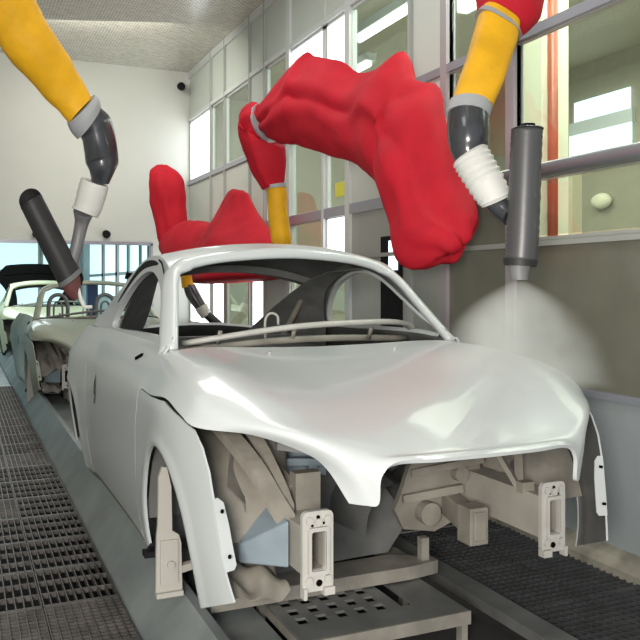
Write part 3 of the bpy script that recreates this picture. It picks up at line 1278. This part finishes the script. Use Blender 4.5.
# rows bottom to top for every bay: p pale, l low panel, d dark glossy, g grey, c clear glass, w daylight pane
BAY = ['pwwpwp',   # 12.15 - 10.94
       'pwwpcp',   # 10.94 - 10.29
       'pcwpcp',   # 10.29 - 9.28
       'pwppp' + 'p',
       'pppccp',
       'gcccwp',   # 8.01 - 7.1
       'gcwcwp',   # 7.1 - 6.56
       'gggpcp',   # 6.56 - 5.46
       'gggppp',
       'gddccp',
       'ldcccp',   # 4.2 - 1.2
       'ldcccp']
wallmb = {'p': MB(), 'l': MB(), 'd': MB(), 'g': MB()}
wn = 0
for b in range(len(YB) - 1):
    ya, yb = YB[b + 1], YB[b]
    for r in range(6):
        t = BAY[b][r]
        za, zb = ZL[r], ZL[r + 1]
        if t in wallmb:
            wallmb[t].box(XW, XW + .04, ya + .02, yb - .02, za + .01, zb - .01)
        else:
            wn += 1
            fr = MB()
            w_ = .035 if yb > 5 else .02
            fm = M['mullion'] if yb > 5 else M['greypanel']
            for (p, q, s, u) in ((ya + .02, ya + .02 + w_, za + .02, zb - .02), (yb - .02 - w_, yb - .02, za + .02, zb - .02),
                                 (ya + .02, yb - .02, za + .02, za + .02 + w_), (ya + .02, yb - .02, zb - .02 - w_, zb - .02)):
                fr.box(XW + .0, XW + .035, p, q, s, u)
            fo = struct(fr.build('window_%d' % wn, fm))
            MB().box(XW + .015, XW + .021, ya + .05, yb - .05, za + .05, zb - .05).build('pane', M['day'] if t == 'w' else M['glass'], fo)
struct(wallmb['p'].build('wall_right', M['wallpaint']))
struct(wallmb['l'].build('wall_right', M['lowwall']))
struct(wallmb['d'].build('wall_right', M['darkpanel']))
struct(wallmb['g'].build('wall_right', M['greypanel']))
tn = 3
for y in YB[1:-1]:
    w_, m = {8.01: (.05, 'mullion'), 6.56: (.045, 'mullion'), 4.97: (.04, 'mauve'), 4.2: (.04, 'mauve'), 7.1: (.025, 'mullion')}.get(y, (.018, 'seam'))
    struct(MB().box(XW - .03, XW + .05, y - w_, y + w_, 0, 3.05 if y == 7.1 else ZCL).build('trim_%d' % tn, M[m]))
    tn += 1
for z, h, m in ((.9, .02, 'rail'), (1.75, .016, 'greypanel'), (2.18, .045, 'rail'), (3.05, .03, 'rail'), (4.02, .025, 'mullion'), (4.70, .05, 'mullion')):
    struct(MB().box(XW - .028, XW + .05, -1.5, YE, z - h, z + h).build('trim_%d' % tn, M[m]))
    tn += 1
# round guard rail along the glass at the near end
grd = empty('guard_rail', (XW - .12, 2.6, 2.18), 'round grey rail along the glass beside the spray', 'rail')
child(MB().tube([(XW - .10, .2, 2.17), (XW - .10, 4.25, 2.17)], .045, 16), 'bar', M['rail'], grd, True)
for y in (.6, 2.4, 4.1):
    child(MB().box(XW - .10, XW - .02, y - .02, y + .02, 2.15, 2.19), 'bracket', M['rail'], grd)
# doorway seen in the grey bay, yellow sticker on the glass
dr = struct(MB().box(XW - .012, XW + .01, 5.60, 5.95, .05, 1.90).build('door_1', M['black']))
child_d = MB().box(XW - .02, XW - .010, 5.66, 5.80, 1.62, 1.86).build('door_window', M['litpane'], dr)
o = MB().box(XW + .003, XW + .013, 6.66, 6.88, 2.32, 2.45).build('warning_sticker', M['labelyellow'])
tag(o, 'small yellow sticker on the glass beneath the red covered arm', 'sticker')

# the hall beyond the glass
struct(MB().box(XW + .1, 8, -1.5, 13, -.1, 0).build('floor_hall', M['beige']))
struct(MB().box(XW + .1, 8, -1.5, 13, 4.6, 4.7).build('ceiling_hall', M['hallceil']))
struct(MB().box(8, 8.1, -1.5, 13, 0, 4.6).build('wall_hall_back', M['beige']))
struct(MB().box(XW + .1, 8, 13, 13.1, 0, 4.6).build('wall_hall_end', M['hallceil']))


def column(x0, x1, y0, y1, label, m='cream', h=4.6):
    return tag(MB().box(x0, x1, y0, y1, 0, h).build('hall_column', M[m]), label, 'column', 'columns in the hall beyond the glass')


column(4.2, 4.47, 5.15, 5.42, 'cream column beyond the glass with a red pipe in front')
column(6.5, 6.64, 7.42, 7.6, 'dim beige pier deeper in the hall, right of the red pipe', 'halldim', 2.8)
tag(MB().tube([(4.27, 5.10, 0), (4.27, 5.10, 4.6)], .04, 16).build('vertical_pipe', M['redpipe'], smooth=True), 'red brown pipe standing in front of the cream column', 'pipe')
lw = empty('glowing_panes', (7.97, 8.5, 3.2), 'bright glowing pale pane in the dark hall for a glass reflection, top right', 'window')  # glowing panes put in for a bright reflection in the glass
child(MB().box(7.955, 7.975, 8.0, 9.05, 3.80, 4.08), 'upper_pane', M['litpane'], lw)
child(MB().box(7.955, 7.975, 7.98, 9.15, 3.22, 3.62), 'lower_pane', M['litpane'], lw)
child(MB().box(7.95, 8.0, 7.96, 9.15, 3.62, 3.80), 'blind_rail', M['mullion'], lw)
wl = empty('wall_lamp', (7.9, 8.5, 2.64), 'white oval wall lamp in the dark hall, beneath the glowing panes', 'lamp')
mb = MB()
mb.rings([[(7.98 - dx, 8.50 + .18 * r * math.cos(2 * math.pi * j / 20), 2.64 + .11 * r * math.sin(2 * math.pi * j / 20)) for j in range(20)] for dx, r in ((0, .9), (.04, 1), (.09, .8), (.11, .3))])
child(mb, 'shade', M['cream'], wl, True)
child(MB().box(7.97, 8.0, 8.4, 8.6, 2.57, 2.70), 'back_plate', M['black'], wl)
for k, (x, y0, y1, lab) in enumerate(((3.75, 3.0, 5.6, 'fluorescent strip just behind the glass above the round guard rail'),
                                     (5.0, 3.6, 5.8, 'fluorescent strip in the hall ceiling, nearest the cream column'),
                                     (4.4, 6.6, 8.8, 'fluorescent strip in the hall ceiling behind the red covered arm'),
                                     (5.0, 9.6, 11.8, 'fluorescent strip in the hall ceiling, at the far end'))):
    ft = empty('ceiling_strip_light', (x, (y0 + y1) / 2, 4.55), lab, 'lamp', 'strip lights in the hall')
    child(MB().box(x - .08, x + .08, y0, y1, 4.50, 4.6), 'housing', M['mullion'], ft)
    child(MB().tube([(x, y0 + .05, 4.46), (x, y1 - .05, 4.46)], .035, 10), 'tube', M['tubeglow'], ft)

# the zone beyond the opening
struct(MB().box(-3.2, 3.4, 25.0, 25.1, -.6, 3.2).build('wall_zone_back', M['zone']))
struct(MB().box(-3.3, -3.2, YE + .1, 25, -.6, 3.2).build('wall_zone_left', M['zone']))
struct(MB().box(3.3, 3.4, YE + .1, 25, -.6, 3.2).build('wall_zone_right', M['zone']))
struct(MB().box(-3.3, 3.4, YE + .1, 25.1, 3.2, 3.3).build('ceiling_zone', M['hallceil']))
struct(MB().box(-3.2, 3.3, YE + .1, 25, -.61, -.05).build('floor_zone', M['steelside']))
for (x0, x1, z0, z1) in ((.2, 2.1, 1.9, 2.85), (2.15, 3.15, 1.9, 2.85), (.2, 2.1, .9, 1.65), (2.15, 3.15, .9, 1.65)):
    wn += 1
    f = MB()
    for (p, q, s, u) in ((x0, x0 + .05, z0, z1), (x1 - .05, x1, z0, z1), (x0, x1, z0, z0 + .05), (x0, x1, z1 - .05, z1)):
        f.box(p, q, 24.93, 25.0, s, u)
    fo = struct(f.build('window_%d' % wn, M['mullion']))
    MB().box(x0 + .05, x1 - .05, 24.97, 24.99, z0 + .05, z1 - .05).build('pane', M['cyanday'], fo)
for (y0, y1, z0) in ((14.2, 15.3, 1.2), (15.5, 16.1, 1.2), (16.3, 17.3, 1.2), (17.6, 18.6, 1.2), (19.0, 20.6, 1.2), (21.0, 23.2, 1.2)):
    wn += 1
    f = MB()
    for (p, q, s, u) in ((y0, y0 + .05, z0, 2.9), (y1 - .05, y1, z0, 2.9), (y0, y1, z0, z0 + .05), (y0, y1, 2.85, 2.9), (y0, y1, 1.72, 1.79)):
        f.box(3.26, 3.3, p, q, s, u)
    fo = struct(f.build('window_%d' % wn, M['lowwall']))
    MB().box(3.27, 3.29, y0 + .05, y1 - .05, z0 + .05, 2.85).build('pane', M['cyanday'], fo)
struct(MB().box(-3.2, 3.3, 24.86, 24.94, 1.72, 1.82).build('trim_%d' % tn, M['mullion']))
tn += 1
# two equipment posts between the second and third body
p_ = at(92, 300, 14.2)
o = empty('equipment_post', (p_.x, p_.y, -.05), 'dark blue equipment post with black cap beyond the olive open body', 'post')
child(MB().box(p_.x - .09, p_.x + .09, p_.y - .09, p_.y + .09, -.05, 1.50), 'column', M['bluebox'], o)
child(MB().tube([(p_.x, p_.y, 1.5), (p_.x, p_.y, 1.57)], [.14, .10], 14), 'cap', M['black'], o)
p_ = at(131, 300, 13.4)
o = empty('equipment_post', (p_.x, p_.y, -.05), 'slim grey post with black cap at the right edge of the end wall opening', 'post')
child(MB().box(p_.x - .05, p_.x + .05, p_.y - .05, p_.y + .05, -.05, 1.60), 'column', M['mullion'], o)
child(MB().tube([(p_.x, p_.y, 1.6), (p_.x, p_.y, 1.70)], [.11, .08], 14), 'cap', M['black'], o)
# camera / sensor in the corner
o = empty('mounted_camera', (3.05, 12.0, 4.55), 'small black camera high in the far corner by the ceiling', 'camera')
child(MB().tube([(3.06, 12.10, 4.52), (3.0, 11.88, 4.46)], .06, 12), 'housing', M['black'], o, True)
child(MB().box(3.04, 3.08, 12.06, 12.15, 4.50, 4.56), 'bracket', M['mullion'], o)
for (px, lab) in ((33, 'small dark wall lamp above the opening, left of the slanting gun'), (101, 'small dark wall lamp above the opening, right of the grey tube')):
    q = at(px, 235, 12.0 if px < 60 else 12.3)
    tag(MB().tube([(q.x, YE, q.z), (q.x, YE - .08, q.z - .02)], [.05, .06], 12).build('bulkhead_lamp', M['black']), lab, 'lamp')


# ================================================================== ROBOTS
def loft(pairs, ratio=.9, k=5, n=20, wrinkle=0.0, square=1.0, ribs=0, rib=0.0, seed=0, fold=0.0, cap_round=False):
    """rings between two edge points seen at depth d: pairs of (edge_a, edge_b, d)"""
    pts = []
    for q_ in pairs:
        a, b, d = q_[:3]
        pa, pb = at(a[0], a[1], d), at(b[0], b[1], q_[-1])
        pts.append(list(pa) + list(pb))
    sm = smooth_line(pts, k)
    C = [Vector(((p[0] + p[3]) / 2, (p[1] + p[4]) / 2, (p[2] + p[5]) / 2)) for p in sm]
    A = [Vector((p[3] - p[0], p[4] - p[1], p[5] - p[2])) / 2 for p in sm]
    rs = []
    m = len(C)
    prev = None
    for i in range(m):
        t = (C[min(i + 1, m - 1)] - C[max(i - 1, 0)]).normalized()
        a = A[i]
        q = t.cross(a)
        if q.length < 1e-5:
            q = prev.copy() if prev else Vector((0, 1, 0))
        q = q.normalized() * a.length * ratio
        if prev and q.dot(prev) < 0:
            q = -q
        prev = q
        g = 1 + (rib * (1 if (i % 2) else -1) if ribs else 0)
        ring = []
        for j in range(n):
            an = 2 * math.pi * j / n
            c_, s_ = math.cos(an), math.sin(an)
            if square != 1.0:
                c_ = math.copysign(abs(c_) ** square, c_)
                s_ = math.copysign(abs(s_) ** square, s_)
            p = C[i] + a * (c_ * g) + q * (s_ * g)
            if wrinkle:
                nv = noise.noise(p * 3.5 + Vector((seed, 0, 0))) + .5 * noise.noise(p * 9 + Vector((0, seed, 0)))
                p = p + (p - C[i]).normalized() * wrinkle * nv
            if fold:
                ph = 5 * noise.noise(C[i] * 1.6 + Vector((seed, seed, 0)))
                p = p + (p - C[i]).normalized() * fold * (math.sin(5 * an + ph) + .6 * math.sin(9 * an - 1.7 * ph)) * s_ * s_
            ring.append(p)
        rs.append(ring)
    if cap_round:
        for end, idx, nb in ((0, 0, 1), (1, -1, -2)):
            c0 = C[idx]
            dirv = (C[idx] - C[nb if nb > 0 else m - 2]).normalized() * A[idx].length
            extra = []
            for f_, s_ in ((.25, .92), (.45, .72), (.55, .38)):
                extra.append([c0 + (p - c0) * s_ + dirv * f_ * .8 for p in rs[idx]])
            rs = (list(reversed(extra)) + rs) if end == 0 else (rs + extra)
    return MB().rings(rs)


def rpart(root, name, m, pairs, lab=None, **kw):
    o = child(loft(pairs, **kw), name, m, root, True, lab)
    return o if 'cover' in name else crisp(o, 55)


# ---- robot at the left, gun over the second body
r1 = empty('paint_robot', (-2.6, 4.6, 3.2), 'robot arm in plain yellow sleeve with slanting dark gun, top left', 'paint robot', 'paint robots')
rpart(r1, 'arm_sleeve', M['yellow'], [((-120, -110), (-60, -150), 4.3), ((-55, -38), (-2, -72), 4.5), ((-12, 30), (38, 4), 4.7), ((20, 70), (62, 46), 4.85), ((47, 99), (79, 74), 4.95), ((70, 122), (93, 97), 5.0)], ratio=.9, wrinkle=.022, k=8, seed=3)
sh = at(-95, -135, 4.3)
child(MB().tube([sh, (-2.6, sh.y, sh.z + .1)], [.22, .26], 18), 'shoulder', M['red'], r1, True)
child(MB().box(-2.6, -2.5, sh.y - .35, sh.y + .35, sh.z - .25, sh.z + .45), 'mounting_plate', M['steel'], r1)
rpart(r1, 'cuff', M['greycuff'], [((67, 123), (95, 95), 5.0), ((71, 132), (99, 99), 5.02), ((77, 139), (101, 106), 5.04)], ratio=1.0)
rpart(r1, 'wrist', M['darkmetal'], [((77, 133), (101, 108), 5.02), ((82, 140), (110, 117), 5.05), ((84, 150), (115, 134), 5.07), ((86, 163), (118, 154), 5.1), ((90, 172), (117, 166), 5.1), ((92, 182), (109, 184), 5.12)], ratio=1.0)
rpart(r1, 'bellows', M['bellows'], [((82, 177), (108, 187), 5.12), ((79, 187), (106, 196), 5.13), ((75, 203), (101, 211), 5.15), ((72, 208), (97, 218), 5.15)], ratio=1.0, k=4, ribs=1, rib=.02)
rpart(r1, 'feed_tube', M['tube'], [((74, 209), (93, 216), 5.15), ((75, 222), (88, 226), 5.18), ((70, 248), (82, 250), 5.2), ((64, 266), (78, 266), 5.22)], ratio=1.0)
rpart(r1, 'spray_gun', M['darkgun'], [((22, 210), (42, 196), 5.05), ((23.5, 213), (43.5, 199), 5.06), ((57, 281), (78, 266), 5.2), ((58.5, 284), (79, 269), 5.2)], ratio=1.0)
rpart(r1, 'gun_ring', M['tube'], [((57.5, 283), (80, 267), 5.2), ((60, 287.5), (81.5, 272), 5.21)], ratio=1.0)
rpart(r1, 'gun_cap', M['darkgun'], [((28, 204), (35, 199), 5.05), ((27, 201), (34, 196), 5.04)], ratio=1.0)
rpart(r1, 'nozzle', M['rednozzle'], [((62, 288), (80, 275), 5.21), ((68, 296), (81, 286), 5.22), ((74, 301), (82, 296), 5.23)], ratio=1.0)
child(MB().tube([at(78, 288, 5.2), at(81, 300, 5.2), at(84, 307, 5.2), at(92, 307, 5.2)], .012, 8), 'nozzle_bracket', M['bellows'], r1, True)

# ---- big red covered robot in the middle
r2 = empty('paint_robot', (3.17, 5.2, 1.9), 'robot entirely draped in billowing red cloth with bent elbow, centre', 'paint robot', 'paint robots')
D0, D1 = 6.95, 4.97


def dd(px):
    return D0 + (D1 - D0) * max(0, min(1, (px - 255) / 200))


prs = [((258, 106), (269, 139)), ((277, 84), (281, 144)), ((293, 67), (290, 146)), ((303, 57), (297, 146)), ((308, 52), (301, 147)), ((313, 56), (305, 148)), ((324, 58), (318, 151)), ((342, 62), (334, 156)), ((360, 72), (347, 160)),
       ((378, 70), (362, 169)), ((396, 57), (370, 176)), ((404, 52), (375, 182)), ((409, 60), (379, 189)), ((413, 78), (383, 198)), ((424, 83), (387, 209)), ((440, 89), (390, 222)), ((448, 128), (392, 240)), ((462, 172), (395, 258)),
       ((474, 200), (410, 269)), ((478, 218), (432, 262)), ((470, 238), (444, 254))]
rpart(r2, 'arm_cover', M['red'], [(a, b, dd((a[0] + b[0]) / 2)) for a, b in prs], ratio=.55, wrinkle=.018, k=3, n=56, seed=11, square=1.3, fold=.022)
rpart(r2, 'elbow_ring', M['greycuff'], [((256, 104), (269, 142), 6.9), ((259, 103), (272, 143), 6.88)], ratio=.8)
rpart(r2, 'forearm_cover', M['red'], [((262, 105), (266, 139), 6.9), ((252, 103), (262, 141), 6.92), ((242, 110), (272, 142), 6.95), ((239, 128), (284, 146), 6.98), ((241, 146), (286, 155), 7.0), ((249, 168), (286, 170), 7.02), ((262, 190), (284, 184), 7.03)], ratio=.75, wrinkle=.022, k=5, n=36, seed=5, fold=.012)
rpart(r2, 'arm_sleeve', M['yellow'], [((265, 188), (285, 184), 7.03), ((267, 196), (287, 193), 7.04), ((268, 215), (288, 214), 7.06), ((272, 240), (291, 239), 7.1), ((275, 256), (290, 255), 7.12)], ratio=.9, wrinkle=.012, seed=8)
rpart(r2, 'sleeve_end', M['greycuff'], [((264, 187), (286, 183), 7.03), ((265, 190), (286.5, 187), 7.03)], ratio=.95)
q = at(415, 175, 5.3)
child(MB().box(q.x, XW - .03, q.y - .14, q.y + .14, q.z - .14, q.z + .14), 'wall_mount', M['steel'], r2)

# ---- robot at the right, spraying
r3 = empty('paint_robot', (3.17, 3.6, 3.6), 'robot arm in yellow sleeve with red collar spraying the bonnet, upper right', 'paint robot', 'paint robots')
rpart(r3, 'shoulder_cover', M['red'], [((470, -110), (560, -120), 4.15), ((468, -60), (556, -72), 4.1), ((471, -25), (548, -20), 4.08), ((475, 0), (541, 18), 4.05), ((479, 10), (524, 36), 4.02)], ratio=.85, wrinkle=.02, seed=2)
q = at(515, -115, 4.15)
child(MB().box(q.x, XW - .03, q.y - .22, q.y + .22, q.z - .15, q.z + .25), 'wall_mount', M['steel'], r3)
rpart(r3, 'collar', M['greycuff'], [((476, 12), (521, 39), 4.0), ((480, 8), (519, 33), 4.0)], ratio=.9, square=.75)
rpart(r3, 'arm_sleeve', M['yellow'], [((481, 9), (517, 31), 4.0), ((475, 30), (514, 50), 3.96), ((463, 66), (504, 78), 3.9), ((452, 101), (491, 109), 3.86)], ratio=.9, square=.6, wrinkle=.008, seed=6, n=28)
rpart(r3, 'cuff', M['greycuff'], [((449, 101), (492, 109), 3.85), ((446, 113), (489, 119), 3.83)], ratio=.95)
rpart(r3, 'wrist', M['darkmetal'], [((448, 112), (488, 118), 3.83), ((447, 128), (489, 134), 3.81), ((449, 146), (488, 147), 3.8), ((455, 162), (484, 150), 3.79)], ratio=1.0)
bl = [((453, 164), (486, 145), 3.79), ((459, 175), (493, 157), 3.78), ((468, 189), (501, 172), 3.77), ((478, 203), (509, 189), 3.75), ((483, 208), (511, 195), 3.75)]
rpart(r3, 'bellows', M['bellows'], bl, ratio=1.0, k=5, ribs=1, rib=.05)
rpart(r3, 'wrist_flange', M['darkmetal'], [((484, 206), (509, 195), 3.75), ((494, 216), (512, 204), 3.72), ((504, 224), (516, 208), 3.69)], ratio=1.0)
rpart(r3, 'spray_gun', M['grille'], [((512, 128), (543, 128), 3.64), ((511, 140), (542, 141), 3.64), ((507, 225), (539, 228), 3.64), ((505, 258), (537, 261), 3.64)], ratio=1.0, k=14, ribs=1, rib=.025, n=24)
rpart(r3, 'gun_cap', M['black'], [((521, 124), (535, 124), 3.64), ((521, 129), (535, 129), 3.64)], ratio=1.0)
rpart(r3, 'gun_ring', M['darkgun'], [((503, 258), (537, 261), 3.64), ((504, 265), (536, 267), 3.64)], ratio=1.0)
rpart(r3, 'nozzle', M['tube'], [((508, 265), (531, 266), 3.64), ((509, 272), (529, 272), 3.64), ((511, 280), (528, 280), 3.64)], ratio=1.0)

# ---- robot at the far end, behind the coupe roof
r4 = empty('paint_robot', (3.17, 10.4, 1.8), 'robot in red cloth with upright hood at the far end, behind the coupe roof', 'paint robot', 'paint robots')
rpart(r4, 'upright_cover', M['red'], [((157, 165), (168, 165), 10.9), ((150, 172), (180, 174), 10.9), ((149, 190), (185, 190), 10.9), ((151, 210), (186, 208), 10.9), ((156, 230), (189, 226), 10.85), ((160, 252), (196, 240), 10.8)], ratio=.7, wrinkle=.02, seed=1, n=36, fold=.015, square=1.15)
def d4(px):
    return 10.4 - (px - 175) * .0215


rpart(r4, 'arm_cover', M['red'], [((160, 252), (180, 226), 10.8), ((172, 268), (194, 221), 10.45), ((188, 274), (208, 222), 10.1), ((206, 278), (225, 226), 9.6), ((225, 278), (238, 232), 9.2)], ratio=.55, wrinkle=.02, seed=7)
pk = [((205, 284), (293, 274)), ((203, 266), (290, 262)), ((206, 248), (281, 248)), ((213, 230), (268, 232)), ((220, 214), (256, 215)), ((226, 201), (250, 202)), ((230, 193), (247, 194)), ((234, 189), (243, 191))]
rpart(r4, 'peaked_cover', M['red'], [(a, b, d4(a[0]), d4(b[0])) for a, b in pk], ratio=.42, wrinkle=.018, seed=9, k=4, n=40, square=1.2, fold=.02)
rpart(r4, 'arm_sleeve', M['yellow'], [((177, 255), (193, 255), 10.75), ((180, 272), (194, 271), 10.7), ((182, 288), (194, 286), 10.7)], ratio=.9)
rpart(r4, 'wrist', M['darkmetal'], [((183, 286), (195, 284), 10.7), ((187, 298), (200, 293), 10.7), ((196, 310), (206, 304), 10.7)], ratio=.9)
rpart(r4, 'bellows', M['bellows'], [((195, 310), (207, 303), 10.7), ((202, 319), (211, 313), 10.7)], ratio=.9)
rpart(r4, 'spray_gun', M['darkgun'], [((202, 316), (211, 312), 10.7), ((224, 336), (231, 330), 10.7)], ratio=.9)
q = at(235, 245, 9.1)
child(MB().box(q.x, XW - .03, q.y - .15, q.y + .15, q.z - .15, q.z + .15), 'wall_mount', M['steel'], r4)

# ---- paint mist
pm_ = bpy.data.materials.new('paint mist')
pm_.use_nodes = True
nt = pm_.node_tree
nt.nodes.clear()
out = nt.nodes.new('ShaderNodeOutputMaterial')
vs = nt.nodes.new('ShaderNodeVolumePrincipled')
vs.inputs['Color'].default_value = (.92, .93, .92, 1)
vs.inputs['Anisotropy'].default_value = 0.0
tc = nt.nodes.new('ShaderNodeTexCoord')
nz = nt.nodes.new('ShaderNodeTexNoise')
nz.inputs['Scale'].default_value = 4.0
nt.links.new(tc.outputs['Object'], nz.inputs['Vector'])
# density falls off with distance from the nozzle axis (object origin at the nozzle)
sp = nt.nodes.new('ShaderNodeSeparateXYZ')
nt.links.new(tc.outputs['Object'], sp.inputs[0])


def mth(op, a, b=None):
    n_ = nt.nodes.new('ShaderNodeMath')
    n_.operation = op
    for i_, v_ in enumerate((a, b)):
        if v_ is None:
            continue
        if isinstance(v_, (int, float)):
            n_.inputs[i_].default_value = v_
        else:
            nt.links.new(v_, n_.inputs[i_])
    return n_.outputs[0]


rx = mth('MULTIPLY', sp.outputs[0], sp.outputs[0])
ry = mth('MULTIPLY', sp.outputs[1], sp.outputs[1])
rad = mth('SQRT', mth('ADD', rx, ry))
dep = mth('ADD', mth('MULTIPLY', mth('SUBTRACT', 1.0, mth('POWER', 2.718, mth('MULTIPLY', sp.outputs[2], 5.5))), .42), .045)   # bell radius at that height
rel = mth('DIVIDE', rad, mth('MAXIMUM', dep, .05))
fall = mth('POWER', mth('MAXIMUM', mth('SUBTRACT', 1.0, mth('POWER', rel, 2.0)), 0.0), 1.5)
vfall = mth('MAXIMUM', mth('ADD', 1.0, mth('MULTIPLY', sp.outputs[2], .45)), 0.25)
den = mth('MULTIPLY', mth('MULTIPLY', mth('MULTIPLY', fall, vfall), 5.2), mth('MAXIMUM', mth('SUBTRACT', mth('MULTIPLY', nz.outputs['Fac'], 3.0), .7), 0.12))
nt.links.new(den, vs.inputs['Density'])
nt.links.new(vs.outputs[0], out.inputs['Volume'])
noz = at(519, 281.5, 3.64)
mb = MB()
rs = []
for dz in (0.0, -.01, -.025, -.05, -.08, -.12, -.17, -.23, -.3, -.38, -.46):
    r = .045 + .42 * (1 - math.exp(5.5 * dz))
    rs.append([(noz.x + r * math.cos(2 * math.pi * j / 32), noz.y + r * math.sin(2 * math.pi * j / 32), noz.z + dz) for j in range(32)])
mb.rings(rs)
mist = mb.build('paint_mist', pm_, off=noz)
mist.location = noz
tag(mist, 'grey cloud of paint mist below the right gun', 'paint mist', kind='stuff')


# ================================================================== LIGHT
def area(name, loc, target, sx, sy, power, col):
    l = bpy.data.lights.new(name, 'AREA')
    l.shape = 'RECTANGLE'
    l.size, l.size_y = sx, sy
    l.energy = power
    l.color = col
    o = bpy.data.objects.new(name, l)
    COL.objects.link(o)
    o.location = loc
    o.rotation_euler = (Vector(target) - Vector(loc)).to_track_quat('-Z', 'Y').to_euler()
    return o


area('unseen ceiling fill near', (-.6, 1.6, 4.68), (.0, 2.2, 0), 1.2, 3.2, 62, (.93, .97, 1))  # unseen ceiling light added as soft key on the near side
area('unseen ceiling fill mid', (1.4, 6.0, 4.68), (1.4, 6.0, 0), .8, 4.0, 62, (1, .99, .95))  # unseen ceiling light added over the middle of the booth
area('unseen ceiling fill far', (1.6, 10.0, 4.6), (2.3, 12.0, 2), 1.5, 1.5, 70, (1, .96, .85))  # unseen light without a fixture, brightens the right of the end wall
area('television lamp', (-.9, -.9, 1.7), (1.2, 3.0, .7), .9, .9, 270, (1, .93, .83))
area('added zone fill', (0.4, 18.0, 3.1), (0.4, 18.0, 0), 3, 6, 230, (.88, 1, 1))  # unseen light added to brighten the zone past the opening
area('hall strip by the glass', (3.75, 4.4, 4.38), (4.3, 5.3, 1.5), .2, 2.0, 110, (1, .97, .88))
area('hall lamps', (5.6, 6.0, 4.4), (5.6, 6.0, 0), 2, 8, 330, (1, .95, .82))

w = bpy.data.worlds.new('World')
scene.world = w
w.use_nodes = True
w.node_tree.nodes['Background'].inputs['Color'].default_value = (.86, .93, 1, 1)
w.node_tree.nodes['Background'].inputs['Strength'].default_value = 0.7

# ================================================================== CAMERA
cam = bpy.data.cameras.new('Camera')
co = bpy.data.objects.new('Camera', cam)
COL.objects.link(co)
co.location = (0, 0, CAMZ)
co.rotation_euler = (math.pi / 2, 0, -TH)
cam.sensor_width = 36
cam.lens = 36 * FPX / 640
cam.shift_y = -(320 - CY) / 640
cam.clip_start = .05
scene.camera = co
scene.view_settings.view_transform = 'Standard'
scene.view_settings.look = 'None'
scene.view_settings.gamma = 1
scene.view_settings.exposure = 0.0
scene.cycles.max_bounces = 8
scene.cycles.transparent_max_bounces = 16
scene.cycles.volume_bounces = 2
